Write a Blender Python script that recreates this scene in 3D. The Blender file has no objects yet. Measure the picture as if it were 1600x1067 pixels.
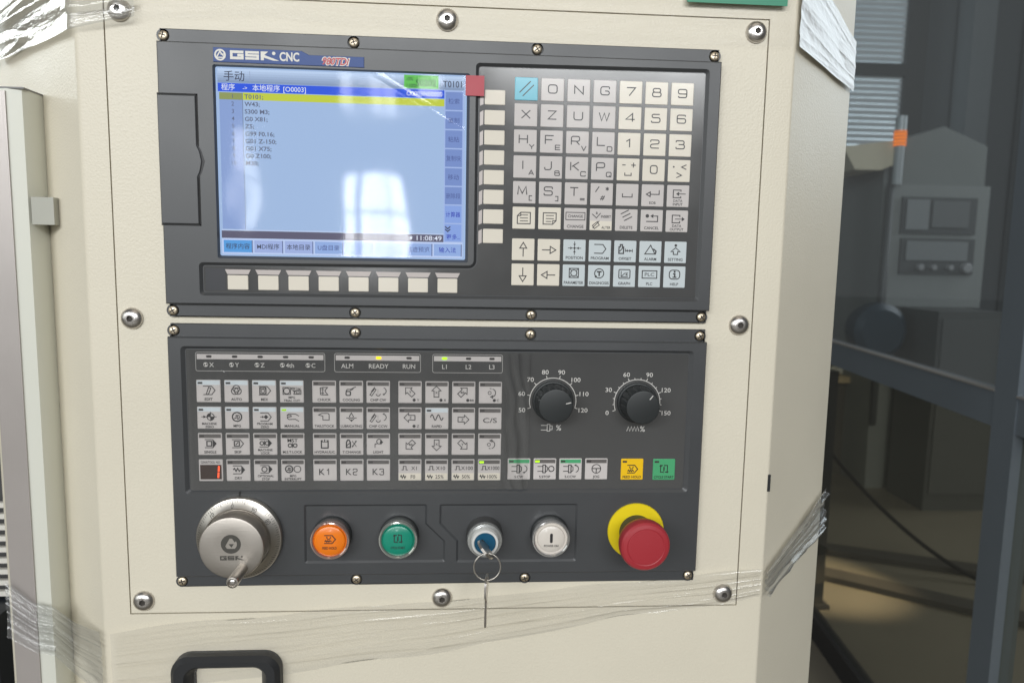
import bpy, bmesh, math, random
from mathutils import Vector, Matrix, noise
from mathutils.geometry import tessellate_polygon
random.seed(7)
PI = math.pi
Z0 = 1.30                       # height of the display unit's lower edge above the floor
sc = bpy.context.scene
COL = sc.collection

# ------------------------------------------------------------------ camera, world, lamps, exposure
cam_d = bpy.data.cameras.new('camera')
cam = bpy.data.objects.new('camera', cam_d); COL.objects.link(cam)
cam_d.sensor_fit = 'HORIZONTAL'; cam_d.sensor_width = 36.0; cam_d.lens = 25.43
cam_d.clip_start = 0.02; cam_d.clip_end = 200
RT = Vector((0.99758948, -0.06687818, 0.01850801))
FW = Vector((0.06859066, 0.99076468, -0.11696438))
UP = Vector((-0.01051472, 0.11795191, 0.99296364))
M = Matrix.Identity(4)
for i in range(3):
    M[i][0] = RT[i]; M[i][1] = UP[i]; M[i][2] = -FW[i]
M[0][3], M[1][3], M[2][3] = 0.01391149, -0.56917031, 0.05022372 + Z0
cam.matrix_world = M
cam_d.dof.use_dof = True; cam_d.dof.focus_distance = 0.575; cam_d.dof.aperture_fstop = 9.0
sc.camera = cam

world = bpy.data.worlds.new('World'); sc.world = world; world.use_nodes = True
bgn = world.node_tree.nodes['Background']
bgn.inputs[0].default_value = (0.93, 0.97, 1.0, 1); bgn.inputs[1].default_value = 0.10

def area(name, loc, target, sx, sy, power, col=(1, 1, 1)):
    d = bpy.data.lights.new(name, 'AREA'); d.shape = 'RECTANGLE'; d.size = sx; d.size_y = sy
    d.energy = power; d.color = col
    o = bpy.data.objects.new(name, d); COL.objects.link(o)
    o.location = Vector(loc) + Vector((0, 0, Z0))
    v = Vector(target) - Vector(loc)
    o.rotation_euler = v.to_track_quat('-Z', 'Y').to_euler()
    return o
# tall hall windows behind the photographer (panes between mullions); some panes added for sheen
WR = 8.7                        # watts per square metre of pane
def pane(x0, x1, z0, z1, y=-8.0, k=1.0, col=(0.97, 0.99, 1.0)):
    w, h = x1 - x0, z1 - z0
    area('hall_window_fill_light', ((x0+x1)/2, y, (z0+z1)/2), ((x0+x1)/2, 0, (z0+z1)/2), w, h, WR*w*h*k, col)
for a, b in ((-1.42, -1.22), (-1.12, -0.93), (-0.90, -0.66)):
    pane(a, b, 0.02, 0.50, k=6.5); pane(a, b, 0.54, 0.95, k=6.5); pane(a, b, 1.62, 1.98, k=3)
for a, b in ((-2.55, -2.33),):
    pane(a, b, 0.30, 0.85, k=3); pane(a, b, 0.90, 1.45, k=3)
pane(1.0, 2.7, 1.45, 1.62, k=3)
for a, b in ((-6.6, -4.9), (-4.8, -3.1)): pane(a, b, 0.9, 2.2, k=1.5)  # unseen panes added to lighten the left of the panels
for a, b in ((0.4, 2.1), (2.2, 3.9)): pane(a, b, 2.02, 2.3, k=4)  # unseen panes added for glare along the upper right panel edge
for k in range(6):               # unseen high clerestory, sized to give the upper panel its sheen
    pane(-8.0 + k*2.0, -6.2 + k*2.0, 2.3, 4.1, k=4.6)
area('side_window_light', (-5.0, -2.6, 1.2), (0, 0, 0), 3.5, 2.6, 36, (0.95, 1.0, 0.97))
area('warm_fill_light', (0.6, -2.2, 4.6), (0, -0.2, 0), 4.0, 2.5, 20, (1.0, 0.88, 0.70))  # overhead fill added to warm the cabinet front

area('far_window_light', (5.2, 2.6, 1.9), (0.3, 0, 0.2), 2.2, 2.4, 90, (0.95, 0.98, 1.0))
area('far_left_window_light', (-5.4, 3.0, 2.3), (-0.3, 0, 0.2), 1.6, 2.2, 70, (0.95, 1.0, 0.98))
sc.view_settings.view_transform = 'Standard'; sc.view_settings.look = 'None'
sc.view_settings.exposure = 0.0; sc.view_settings.gamma = 1.0
sc.render.engine = 'CYCLES'
sc.cycles.max_bounces = 8; sc.cycles.transparent_max_bounces = 12
sc.cycles.use_denoising = True
sc.cycles.sample_clamp_indirect = 4.0

# ------------------------------------------------------------------ materials
MATS = {}
def srgb(r, g, b):
    def f(c):
        c /= 255.0
        return c/12.92 if c <= 0.04045 else ((c+0.055)/1.055)**2.4
    return (f(r), f(g), f(b), 1.0)
def mat(name, col, rough=0.5, metal=0.0, spec=0.5, bump=None, var=0.0, vscale=30.0, emit=None, estr=1.0, coat=0.0, bdist=0.0004, aniso=None, crough=0.08, rvar=0.06):
    if name in MATS: return MATS[name]
    m = bpy.data.materials.new(name); m.use_nodes = True
    nt = m.node_tree; b = nt.nodes['Principled BSDF']
    b.inputs['Base Color'].default_value = (*col[:3], 1); b.inputs['Roughness'].default_value = rough
    b.inputs['Metallic'].default_value = metal; b.inputs['Specular IOR Level'].default_value = spec
    b.inputs['Coat Weight'].default_value = coat; b.inputs['Coat Roughness'].default_value = crough
    if emit:
        b.inputs['Emission Color'].default_value = (*emit[:3], 1); b.inputs['Emission Strength'].default_value = estr
    tc = None
    if bump or var or aniso:
        tc = nt.nodes.new('ShaderNodeTexCoord')
    if var:
        n = nt.nodes.new('ShaderNodeTexNoise'); n.inputs['Scale'].default_value = vscale; n.inputs['Detail'].default_value = 6
        nt.links.new(tc.outputs['Object'], n.inputs['Vector'])
        mx = nt.nodes.new('ShaderNodeMix'); mx.data_type = 'RGBA'
        mx.inputs[6].default_value = (*[c*(1-var) for c in col[:3]], 1); mx.inputs[7].default_value = (*[min(1, c*(1+var)) for c in col[:3]], 1)
        nt.links.new(n.outputs['Fac'], mx.inputs[0]); nt.links.new(mx.outputs[2], b.inputs['Base Color'])
        mr = nt.nodes.new('ShaderNodeMapRange'); mr.inputs['To Min'].default_value = max(0.02, rough-rvar); mr.inputs['To Max'].default_value = rough+rvar
        nt.links.new(n.outputs['Fac'], mr.inputs['Value']); nt.links.new(mr.outputs[0], b.inputs['Roughness'])
    if bump:
        n2 = nt.nodes.new('ShaderNodeTexNoise'); n2.inputs['Scale'].default_value = bump[0]; n2.inputs['Detail'].default_value = 3
        if aniso:
            mp = nt.nodes.new('ShaderNodeMapping'); mp.inputs['Scale'].default_value = aniso
            nt.links.new(tc.outputs['Object'], mp.inputs['Vector']); nt.links.new(mp.outputs[0], n2.inputs['Vector'])
        else:
            nt.links.new(tc.outputs['Object'], n2.inputs['Vector'])
        bm_ = nt.nodes.new('ShaderNodeBump'); bm_.inputs['Strength'].default_value = bump[1]; bm_.inputs['Distance'].default_value = bdist
        nt.links.new(n2.outputs['Fac'], bm_.inputs['Height']); nt.links.new(bm_.outputs[0], b.inputs['Normal'])
    MATS[name] = m
    return m
def emis(name, col, s=1.0):
    if name in MATS: return MATS[name]
    m = bpy.data.materials.new(name); m.use_nodes = True
    nt = m.node_tree; nt.nodes.clear()
    o = nt.nodes.new('ShaderNodeOutputMaterial'); e = nt.nodes.new('ShaderNodeEmission')
    e.inputs[0].default_value = (*col[:3], 1); e.inputs[1].default_value = s
    nt.links.new(e.outputs[0], o.inputs[0]); MATS[name] = m
    return m
def film(name, fac, rough, tint=(1, 1, 1), white=0.0, fres=1.4, bump=None, solid=False):
    """thin clear sheet: mostly see-through, with gloss that grows towards grazing view and a little milky scatter"""
    m = bpy.data.materials.new(name); m.use_nodes = True
    nt = m.node_tree; nt.nodes.clear()
    o = nt.nodes.new('ShaderNodeOutputMaterial'); tr = nt.nodes.new('ShaderNodeBsdfTransparent'); tr.inputs[0].default_value = (*tint, 1)
    gl = nt.nodes.new('ShaderNodeBsdfGlossy'); gl.inputs['Roughness'].default_value = rough
    fr = nt.nodes.new('ShaderNodeFresnel'); fr.inputs['IOR'].default_value = fres
    ma = nt.nodes.new('ShaderNodeMath'); ma.operation = 'MULTIPLY_ADD'; ma.use_clamp = True; ma.inputs[1].default_value = 1.3; ma.inputs[2].default_value = fac
    nt.links.new(fr.outputs[0], ma.inputs[0])
    src = ma
    if solid:                    # both faces of a real pane: the gloss belongs to the outer face
        ge = nt.nodes.new('ShaderNodeNewGeometry'); m1 = nt.nodes.new('ShaderNodeMath'); m1.operation = 'SUBTRACT'; m1.inputs[0].default_value = 1.0
        nt.links.new(ge.outputs['Backfacing'], m1.inputs[1]); src = nt.nodes.new('ShaderNodeMath'); src.operation = 'MULTIPLY'
        nt.links.new(ma.outputs[0], src.inputs[0]); nt.links.new(m1.outputs[0], src.inputs[1])
    mx = nt.nodes.new('ShaderNodeMixShader'); nt.links.new(src.outputs[0], mx.inputs[0]); nt.links.new(tr.outputs[0], mx.inputs[1]); nt.links.new(gl.outputs[0], mx.inputs[2])
    last = mx
    if white:
        df = nt.nodes.new('ShaderNodeBsdfDiffuse'); df.inputs[0].default_value = (0.8, 0.8, 0.8, 1)
        m2 = nt.nodes.new('ShaderNodeMixShader'); m2.inputs[0].default_value = white
        nt.links.new(mx.outputs[0], m2.inputs[1]); nt.links.new(df.outputs[0], m2.inputs[2]); last = m2
    if bump:
        tc = nt.nodes.new('ShaderNodeTexCoord'); mp = nt.nodes.new('ShaderNodeMapping'); mp.inputs['Scale'].default_value = bump[2]
        n2 = nt.nodes.new('ShaderNodeTexNoise'); n2.inputs['Scale'].default_value = bump[0]; n2.inputs['Detail'].default_value = 4
        bb = nt.nodes.new('ShaderNodeBump'); bb.inputs['Strength'].default_value = bump[1]; bb.inputs['Distance'].default_value = 0.001
        nt.links.new(tc.outputs['UV'], mp.inputs[0]); nt.links.new(mp.outputs[0], n2.inputs['Vector']); nt.links.new(n2.outputs['Fac'], bb.inputs['Height'])
        nt.links.new(bb.outputs[0], gl.inputs['Normal']); nt.links.new(bb.outputs[0], fr.inputs['Normal'])
    nt.links.new(last.outputs[0], o.inputs[0]); MATS[name] = m
    return m

CREAM = mat('cream_powder_coat', (0.675, 0.625, 0.510), 0.42, bump=(600, 0.7), var=0.05, vscale=9, rvar=0.12, bdist=0.0004)
CREAM2 = mat('cream_cover_paint', (0.685, 0.635, 0.520), 0.42, bump=(600, 0.7), var=0.05, vscale=9, rvar=0.12, bdist=0.0004)
GAP = mat('seam_dark', (0.02, 0.02, 0.02), 0.8)
PLAST = mat('charcoal_plastic', (0.044, 0.0465, 0.050), 0.42, spec=0.75, rvar=0.10, bump=(900, 0.12), var=0.06, vscale=12, bdist=0.0002)
OVER = mat('overlay_grey', (0.072, 0.072, 0.072), 0.16, spec=0.8, var=0.06, vscale=22, rvar=0.13, bump=(14, 0.03), bdist=0.002)
KPINK = mat('key_print_grey', (0.57, 0.535, 0.52), 0.14, var=0.03, vscale=25)
KCREAM = mat('key_print_cream', (0.72, 0.67, 0.58), 0.14, var=0.03, vscale=25)
KBLUE = mat('key_print_pale_blue', (0.56, 0.61, 0.63), 0.14, var=0.03, vscale=25)
KCYAN = mat('key_print_cyan', (0.16, 0.48, 0.60), 0.14, var=0.03, vscale=25)
KYEL = mat('key_print_yellow', (0.85, 0.52, 0.01), 0.30)
KGRN = mat('key_print_green', (0.07, 0.36, 0.16), 0.30)
STRIPD = mat('key_strip_grey', (0.13, 0.12, 0.115), 0.30)
STRIPP = mat('key_strip_pale', (0.60, 0.65, 0.68), 0.30)
INK = mat('legend_ink', (0.03, 0.028, 0.03), 0.35)
INKW = mat('legend_white', (0.62, 0.60, 0.57), 0.35)
STEEL = mat('bolt_steel', (0.62, 0.59, 0.56), 0.30, metal=1.0, bump=(300, 0.15), var=0.12, vscale=200)
BRASS = mat('screw_steel', (0.80, 0.69, 0.53), 0.42, metal=1.0, bump=(500, 0.2), var=0.15, vscale=300)
CHROME = mat('turned_steel', (0.50, 0.47, 0.43), 0.34, metal=1.0, var=0.08, vscale=60)
KNOBST = mat('brushed_steel', (0.47, 0.435, 0.395), 0.50, metal=1.0, bump=(60, 0.2), aniso=(1, 1, 30), var=0.06, vscale=30)
DARKSL = mat('slot_shade', (0.03, 0.025, 0.02), 0.6)  # dark tone painted for the shade inside slots and sockets
BLACK = mat('black_rubber', (0.018, 0.019, 0.021), 0.48, bump=(500, 0.15))
KNOBBK = mat('black_knob', (0.020, 0.023, 0.024), 0.45, bump=(700, 0.1))
LEDOFF = mat('led_window_off', (0.05, 0.045, 0.045), 0.3)

# ------------------------------------------------------------------ object helpers
WLOC = {}
def mesh(name, verts, faces, smooth=False):
    me = bpy.data.meshes.new(name); me.from_pydata([tuple(v) for v in verts], [], faces); me.update()
    if smooth:
        for p in me.polygons: p.use_smooth = True
    return me
def put(name, me, m, parent=None, pos=(0, 0, 0)):
    """link a mesh; pos is in panel space (origin at the lower centre of the display unit, x right, z up, -y to the viewer)"""
    o = bpy.data.objects.new(name, me); COL.objects.link(o)
    w = Vector(pos) + Vector((0, 0, Z0)); WLOC[o.name] = w
    if m is not None:
        if len(me.materials) == 0: me.materials.append(m)
        elif me.materials[0] != m:
            o.material_slots[0].link = 'OBJECT'; o.material_slots[0].material = m
    if parent is not None:
        o.parent = parent; o.location = w - WLOC[parent.name]
    else: o.location = w
    return o
def thing(name, label, cat, pos, group=None):
    o = bpy.data.objects.new(name, None); COL.objects.link(o); o.empty_display_size = 0.02
    w = Vector(pos) + Vector((0, 0, Z0)); o.location = w; WLOC[o.name] = w
    tag(o, label, cat, group); return o
def tag(o, label, cat, group=None):
    o['label'] = label; o['category'] = cat
    if group: o['group'] = group
    return o
mm = 0.001
def rring(pts, r, n=5):
    """round the corners of a polygon (list of (x,z)); r one radius or a list"""
    out = []; N = len(pts)
    for i, p in enumerate(pts):
        a = Vector(pts[i-1]); b = Vector(p); c = Vector(pts[(i+1) % N]); rr = r[i] if isinstance(r, (list, tuple)) else r
        if rr <= 0: out.append(tuple(b)); continue
        u = (a-b).normalized(); v = (c-b).normalized(); ang = u.angle(v); t = rr/math.tan(ang/2)
        p0 = b+u*t; p1 = b+v*t; cen = b+(u+v).normalized()*(rr/math.sin(ang/2))
        d0 = p0-cen; d1 = p1-cen; tot = d0.angle_signed(d1)
        for k in range(n+1):
            an = -tot*k/n
            q = Vector((d0.x*math.cos(an)-d0.y*math.sin(an), d0.x*math.sin(an)+d0.y*math.cos(an)))
            out.append(tuple(cen+q))
    return out
def rect(x0, x1, z0, z1): return [(x0, z0), (x1, z0), (x1, z1), (x0, z1)]
def offset(pts, d):
    """grow (d>0) a counter-clockwise polygon"""
    out = []; N = len(pts)
    for i in range(N):
        a = Vector(pts[i-1]); b = Vector(pts[i]); c = Vector(pts[(i+1) % N])
        e1 = (b-a).normalized(); e2 = (c-b).normalized()
        n1 = Vector((e1.y, -e1.x)); n2 = Vector((e2.y, -e2.x)); k = 1+n1.dot(n2)
        out.append(tuple(b + (n1+n2)*(d/max(k, 0.2))))
    return out
def circ(cx, cz, r, n=20): return [(cx+r*math.cos(2*PI*i/n), cz+r*math.sin(2*PI*i/n)) for i in range(n)]
class MB:
    def __init__(s): s.v = []; s.f = []
    def ring(s, pts, y):
        b = len(s.v); s.v += [(p[0], y, p[1]) for p in pts]; return list(range(b, b+len(pts)))
    def bridge(s, a, b):
        n = len(a)
        for i in range(n):
            j = (i+1) % n; s.f.append((a[i], a[j], b[j], b[i]))
    def cap(s, a): s.f.append(tuple(a))
    def holes(s, outer, holes):
        """flat face between an outer ring and hole rings (index lists)"""
        loops = [[Vector((s.v[i][0], s.v[i][2], 0)) for i in L] for L in [outer]+holes]
        idx = [i for L in [outer]+holes for i in L]
        for t in tessellate_polygon(loops): s.f.append(tuple(idx[k] for k in t))
    def box(s, x0, x1, y0, y1, z0, z1):
        b = len(s.v)
        s.v += [(x0, y0, z0), (x1, y0, z0), (x1, y1, z0), (x0, y1, z0), (x0, y0, z1), (x1, y0, z1), (x1, y1, z1), (x0, y1, z1)]
        for f in ((0, 3, 2, 1), (4, 5, 6, 7), (0, 1, 5, 4), (1, 2, 6, 5), (2, 3, 7, 6), (3, 0, 4, 7)): s.f.append(tuple(b+i for i in f))
    def lathe(s, prof, seg=32, cx=0, cz=0, cap0=True, cap1=True, mod=None):
        rings = []
        for k, (r, y) in enumerate(prof):
            rings.append(s.ring([(cx+r*(mod(k, i, seg) if mod else 1)*math.cos(2*PI*i/seg), cz+r*(mod(k, i, seg) if mod else 1)*math.sin(2*PI*i/seg)) for i in range(seg)], y))
        for a, b in zip(rings, rings[1:]): s.bridge(a, b)
        if cap0: s.cap(rings[0])
        if cap1: s.cap(rings[-1])
    def tube(s, pts, r, seg=10, closed=False):
        pts = [Vector(p) for p in pts]; n = len(pts); rings = []; up = Vector((0.3, 0.2, 0.9))
        for i, p in enumerate(pts):
            if closed: t = pts[(i+1) % n]-pts[i-1]
            else: t = pts[min(i+1, n-1)]-pts[max(i-1, 0)]
            t.normalize(); a = t.cross(up); 
            if a.length < 1e-3: a = t.cross(Vector((1, 0, 0)))
            a.normalize(); b = t.cross(a); rr = r[i] if isinstance(r, (list, tuple)) else r
            base = len(s.v); s.v += [tuple(p+(a*math.cos(2*PI*k/seg)+b*math.sin(2*PI*k/seg))*rr) for k in range(seg)]
            rings.append(list(range(base, base+seg)))
        for a, b in zip(rings, rings[1:]): s.bridge(a, b)
        if closed: s.bridge(rings[-1], rings[0])
        else: s.cap(rings[0]); s.cap(rings[-1])
    def make(s, name, smooth=False, angle=None, fixn=True):
        me = mesh(name, s.v, s.f, smooth)
        if fixn:
            bm = bmesh.new(); bm.from_mesh(me); bmesh.ops.recalc_face_normals(bm, faces=bm.faces[:]); bm.to_mesh(me); bm.free()
        if angle: sharp(me, angle)
        return me
def sharp(me, deg):
    for p in me.polygons: p.use_smooth = True
    bm = bmesh.new(); bm.from_mesh(me); a = math.radians(deg)
    for e in bm.edges:
        if len(e.link_faces) != 2 or e.calc_face_angle(0) > a: e.smooth = False
    bm.to_mesh(me); bm.free()

# ---- flat print: ribbons, discs and type collected into one flat mesh facing -y
TXT = {}
def glyphs(s, bold=0.0):
    key_ = (s, bold)
    if key_ in TXT: return TXT[key_]
    c = bpy.data.curves.new('t', 'FONT'); c.body = s; c.resolution_u = 3; c.offset = bold
    o = bpy.data.objects.new('t', c); me = o.to_mesh()
    v = [(p.co.x, p.co.y) for p in me.vertices]; f = [tuple(p.vertices) for p in me.polygons]
    o.to_mesh_clear(); bpy.data.objects.remove(o); bpy.data.curves.remove(c)
    TXT[key_] = (v, f); return TXT[key_]
class Ink:
    def __init__(s): s.v = []; s.f = []; s.k = 0
    def _y(s): s.k += 1; return -s.k*2e-6
    def poly(s, pts):
        b = len(s.v); y = s._y(); s.v += [(x, y, z) for x, z in pts]; s.f.append(tuple(range(b, b+len(pts)))); return s
    def line(s, pts, w, closed=False):
        P = [Vector(p) for p in pts]; n = len(P); y = s._y(); b = len(s.v)
        for i in range(n):
            a = P[i-1] if (i > 0 or closed) else None; c = P[(i+1) % n] if (i < n-1 or closed) else None
            d1 = (P[i]-a).normalized() if a is not None else (c-P[i]).normalized()
            d2 = (c-P[i]).normalized() if c is not None else d1
            n1 = Vector((-d1.y, d1.x)); n2 = Vector((-d2.y, d2.x)); k = max(1+n1.dot(n2), 0.35); o = (n1+n2)*(w/2/k)
            s.v += [(P[i].x+o.x, y, P[i].y+o.y), (P[i].x-o.x, y, P[i].y-o.y)]
        for i in range(n if closed else n-1):
            j = (i+1) % n; s.f.append((b+2*i, b+2*i+1, b+2*j+1, b+2*j))
        return s
    def arc(s, cx, cz, r, a0, a1, w, n=None):
        n = n or max(6, int(abs(a1-a0)/15)); s.line([(cx+r*math.cos(math.radians(a0+(a1-a0)*i/n)), cz+r*math.sin(math.radians(a0+(a1-a0)*i/n))) for i in range(n+1)], w); return s
    def circle(s, cx, cz, r, w, n=20): return s.line(circ(cx, cz, r, n), w, True)
    def disc(s, cx, cz, r, n=14): return s.poly(circ(cx, cz, r, n))
    def box(s, x0, x1, z0, z1, w): return s.line(rect(x0, x1, z0, z1), w, True)
    def text(s, t, cx, cz, h, width=None, maxw=None, xs=1.0, align='c', shear=0.0, bold=None):
        v, f = glyphs(t, (.017 if h < .0026 else .005) if bold is None else bold)
        if not v: return s
        k = h/0.69; x0 = min(p[0] for p in v); x1 = max(p[0] for p in v); w = (x1-x0)*k*xs; kx = k*xs
        if width: kx *= width/w; w = width
        elif maxw and w > maxw: kx *= maxw/w; w = maxw
        ox = cx-w/2 if align == 'c' else (cx if align == 'l' else cx-w); b = len(s.v); y = s._y()
        s.v += [(ox+(p[0]-x0)*kx+shear*p[1]*k, y, cz-h/2+p[1]*k) for p in v]
        s.f += [tuple(b+i for i in q) for q in f]; return s
    def stroke(s, t, cx, cz, w, h, lw):
        for path in STROKE[t]:
            closed = path[0] == 'c'; r = 0.0
            pts = [(cx+(p[0]-0.5)*w, cz+(p[1]-0.5)*h) for p in path[2]]
            rr = path[1]*min(w, h)
            if rr > 0:
                if closed: pts = rring(pts, rr, 3)
                else:
                    q = [pts[0]]
                    for i in range(1, len(pts)-1):
                        sub = rring([pts[i-1], pts[i], pts[i+1]], [0, min(rr, 0.49*(Vector(pts[i])-Vector(pts[i-1])).length, 0.49*(Vector(pts[i+1])-Vector(pts[i])).length), 0], 3)
                        q += sub[1:-1]
                    q.append(pts[-1]); pts = q
            s.line(pts, lw, closed)
        return s
    def arrow(s, x, z, ang, L, hw, hl, w, filled=True):
        """thin arrow, tip at (x,z) pointing along ang"""
        a = math.radians(ang); u = Vector((math.cos(a), math.sin(a))); n = Vector((-u.y, u.x)); t = Vector((x, z))
        s.line([t-u*L, t-u*hl*(0.9 if filled else 1)], w)
        tri = [t, t-u*hl+n*hw, t-u*hl-n*hw]
        if filled: s.poly([tuple(p) for p in tri])
        else: s.line([tuple(p) for p in tri], w, True)
        return s
    def block(s, cx, cz, ang, L, w):
        """outlined block arrow"""
        a = math.radians(ang); u = Vector((math.cos(a), math.sin(a))); n = Vector((-u.y, u.x)); c = Vector((cx, cz))
        P = [(-.5, -.22), (.08, -.22), (.08, -.42), (.5, 0), (.08, .42), (.08, .22), (-.5, .22)]
        return s.line([tuple(c+u*p[0]*L+n*p[1]*L) for p in P], w, True)
    def make(s, name):
        return mesh(name, s.v, s.f)
    def put(s, name, m, parent, pos): return put(name, s.make(name), m, parent, pos)
R_ = 0.28
STROKE = {
 'O': [('c', R_, [(0, 0), (1, 0), (1, 1), (0, 1)])], '0': [('c', R_, [(.1, 0), (.9, 0), (.9, 1), (.1, 1)])],
 'N': [('o', 0, [(0, 0), (0, 1), (1, 0), (1, 1)])],
 'G': [('o', R_, [(1, .72), (1, 1), (0, 1), (0, 0), (1, 0), (1, .48), (.5, .48)])],
 'X': [('o', 0, [(0, 0), (1, 1)]), ('o', 0, [(0, 1), (1, 0)])], 'Z': [('o', 0, [(0, 1), (.95, 1), (.05, 0), (1, 0)])],
 'U': [('o', R_, [(0, 1), (0, 0), (1, 0), (1, 1)])], 'W': [('o', 0, [(-.1, 1), (.2, 0), (.5, .95), (.8, 0), (1.1, 1)])],
 'H': [('o', 0, [(0, 0), (0, 1)]), ('o', 0, [(1, 0), (1, 1)]), ('o', 0, [(0, .5), (1, .5)])],
 'Y': [('o', 0, [(0, 1), (.5, .45), (1, 1)]), ('o', 0, [(.5, .45), (.5, 0)])],
 'F': [('o', 0, [(0, 0), (0, 1), (1, 1)]), ('o', 0, [(0, .5), (.85, .5)])],
 'E': [('o', 0, [(1, 1), (0, 1), (0, 0), (1, 0)]), ('o', 0, [(0, .5), (.9, .5)])],
 'R': [('o', R_*.8, [(0, 0), (0, 1), (1, 1), (1, .42), (0, .42)]), ('o', 0, [(.6, .42), (1, 0)])],
 'V': [('o', 0, [(0, 1), (.5, 0), (1, 1)])], 'L': [('o', 0, [(0, 1), (0, 0), (.95, 0)])],
 'D': [('o', R_, [(0, 0.001), (1, 0), (1, 1), (0, 1)]), ('o', 0, [(0, 0), (0, 1)])], 'I': [('o', 0, [(.5, 0), (.5, 1)])],
 'A': [('o', 0, [(0, 0), (.5, 1), (1, 0)]), ('o', 0, [(.2, .32), (.8, .32)])],
 'J': [('o', R_, [(.8, 1), (.8, 0), (0, 0), (0, .3)])],
 'B': [('c', R_*.7, [(0, 0), (1, 0), (1, .55), (0, .55)]), ('o', R_*.7, [(0, .55), (0, 1), (.9, 1), (.9, .55)])],
 'K': [('o', 0, [(0, 0), (0, 1)]), ('o', 0, [(1, 1), (.15, .45)]), ('o', 0, [(.3, .55), (1, 0)])],
 'C': [('o', R_, [(1, .75), (1, 1), (0, 1), (0, 0), (1, 0), (1, .25)])],
 'P': [('o', R_*.8, [(0, 0), (0, 1), (1, 1), (1, .42), (0, .42)])],
 'Q': [('c', R_, [(0, 0), (1, 0), (1, 1), (0, 1)]), ('o', 0, [(.6, .3), (1.05, -.1)])],
 'M': [('o', 0, [(-.05, 0), (.05, 1), (.5, .15), (.95, 1), (1.05, 0)])],
 'S': [('o', R_*.8, [(1, .75), (1, 1), (0, 1), (0, .52), (1, .52), (1, 0), (0, 0), (0, .25)])],
 'T': [('o', 0, [(0, 1), (1, 1)]), ('o', 0, [(.5, 1), (.5, 0)])],
 '[': [('o', 0, [(.8, 1), (.2, 1), (.2, 0), (.8, 0)])], ']': [('o', 0, [(.2, 1), (.8, 1), (.8, 0), (.2, 0)])],
 '=': [('o', 0, [(0, .35), (1, .35)]), ('o', 0, [(0, .65), (1, .65)])],
 '1': [('o', 0, [(.15, .72), (.55, 1), (.55, 0)])],
 '2': [('o', R_*.8, [(0, .75), (0, 1), (1, 1), (1, .55), (0, .45), (0, 0), (1, 0)])],
 '3': [('o', R_*.8, [(0, .8), (0, 1), (.95, 1), (.95, .53), (.3, .53)]), ('o', R_*.8, [(.5, .53), (1, .53), (1, 0), (0, 0), (0, .22)])],
 '4': [('o', 0, [(.78, 0), (.78, 1), (0, .28), (1.05, .28)])],
 '5': [('o', R_*.8, [(.95, 1), (.05, 1), (.05, .58), (1, .58), (1, 0), (0, 0), (0, .2)])],
 '6': [('o', R_*.8, [(.95, .82), (.95, 1), (0, 1), (0, 0), (1, 0), (1, .56), (0, .56)])],
 '7': [('o', 0, [(0, 1), (1, 1), (.3, 0)])],
 '8': [('c', R_*.8, [(0, 0), (1, 0), (1, .54), (0, .54)]), ('c', R_*.8, [(.06, .54), (.94, .54), (.94, 1), (.06, 1)])],
 '9': [('o', R_*.8, [(.05, .18), (.05, 0), (1, 0), (1, 1), (0, 1), (0, .44), (1, .44)])],
}

# ------------------------------------------------------------------ setting
fl = put('floor', mesh('floor', [(-30, -30, 0), (30, -30, 0), (30, 30, 0), (-30, 30, 0)], [(0, 1, 2, 3)]),
    mat('floor_epoxy', (0.16, 0.145, 0.115), 0.45, var=0.25, vscale=1.5), None, (0, 0, -Z0))
fl['kind'] = 'structure'

# ------------------------------------------------------------------ control cabinet
cab = thing('control_cabinet', 'cream powder-coated machine control cabinet with chamfered sides and bolted cover plate', 'control cabinet', (0, 0.2, -Z0))
CX0, CX1, CZ0, CZ1 = -.2483, .2475, -.2392, .2343
TOP, BOT = 0.62, -1.28
def housing():
    b = MB(); prof = []
    def fil(p, a, c, r, n=6):   # fillet at p
        return rring([a, p, c], [0, r, 0], n)[1:-1]
    pts = [(-.460, .55), (-.460, .1895), (-.2695, 0), (.2695, 0), (.370, .100), (.370, .45)]
    left = [pts[0]] + fil(pts[1], pts[0], pts[2], .010) + fil(pts[2], pts[1], pts[3], .007)
    right = fil(pts[3], pts[2], pts[4], .004) + fil(pts[4], pts[3], pts[5], .010) + [pts[5]]
    def sheet(seq):
        base = len(b.v)
        for x, y in seq: b.v.extend([(x, y, BOT), (x, y, TOP)])
        for i in range(len(seq)-1): b.f.append((base+2*i, base+2*i+2, base+2*i+3, base+2*i+1))
        return base
    l0 = sheet(left); lE = len(b.v)-2; r0 = sheet(right)
    # front with the cover opening
    o = [lE, r0, r0+1, lE+1]
    g = 0.0010
    h = b.ring(rect(CX0-g, CX1+g, CZ0-g, CZ1+g), 0)
    b.holes(o, [h]); h2 = b.ring(rect(CX0-g, CX1+g, CZ0-g, CZ1+g), .006); b.bridge(h, h2)
    return b.make('housing', angle=35)
put('housing', housing(), CREAM, cab)
b = MB(); b.box(CX0-.02, CX1+.02, .0062, .010, CZ0-.02, CZ1+.02); put('inner_frame', b.make('inner_frame'), GAP, cab)
b = MB(); a1 = b.ring(rect(CX0, CX1, CZ0, CZ1), .0055); a2 = b.ring(rect(CX0, CX1, CZ0, CZ1), -.0001); a3 = b.ring(offset(rect(CX0, CX1, CZ0, CZ1), -.0004), -.0004)
b.bridge(a1, a2); b.bridge(a2, a3); b.cap(a3); cover = put('cover_plate', b.make('cover_plate'), CREAM2, cab)
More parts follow.
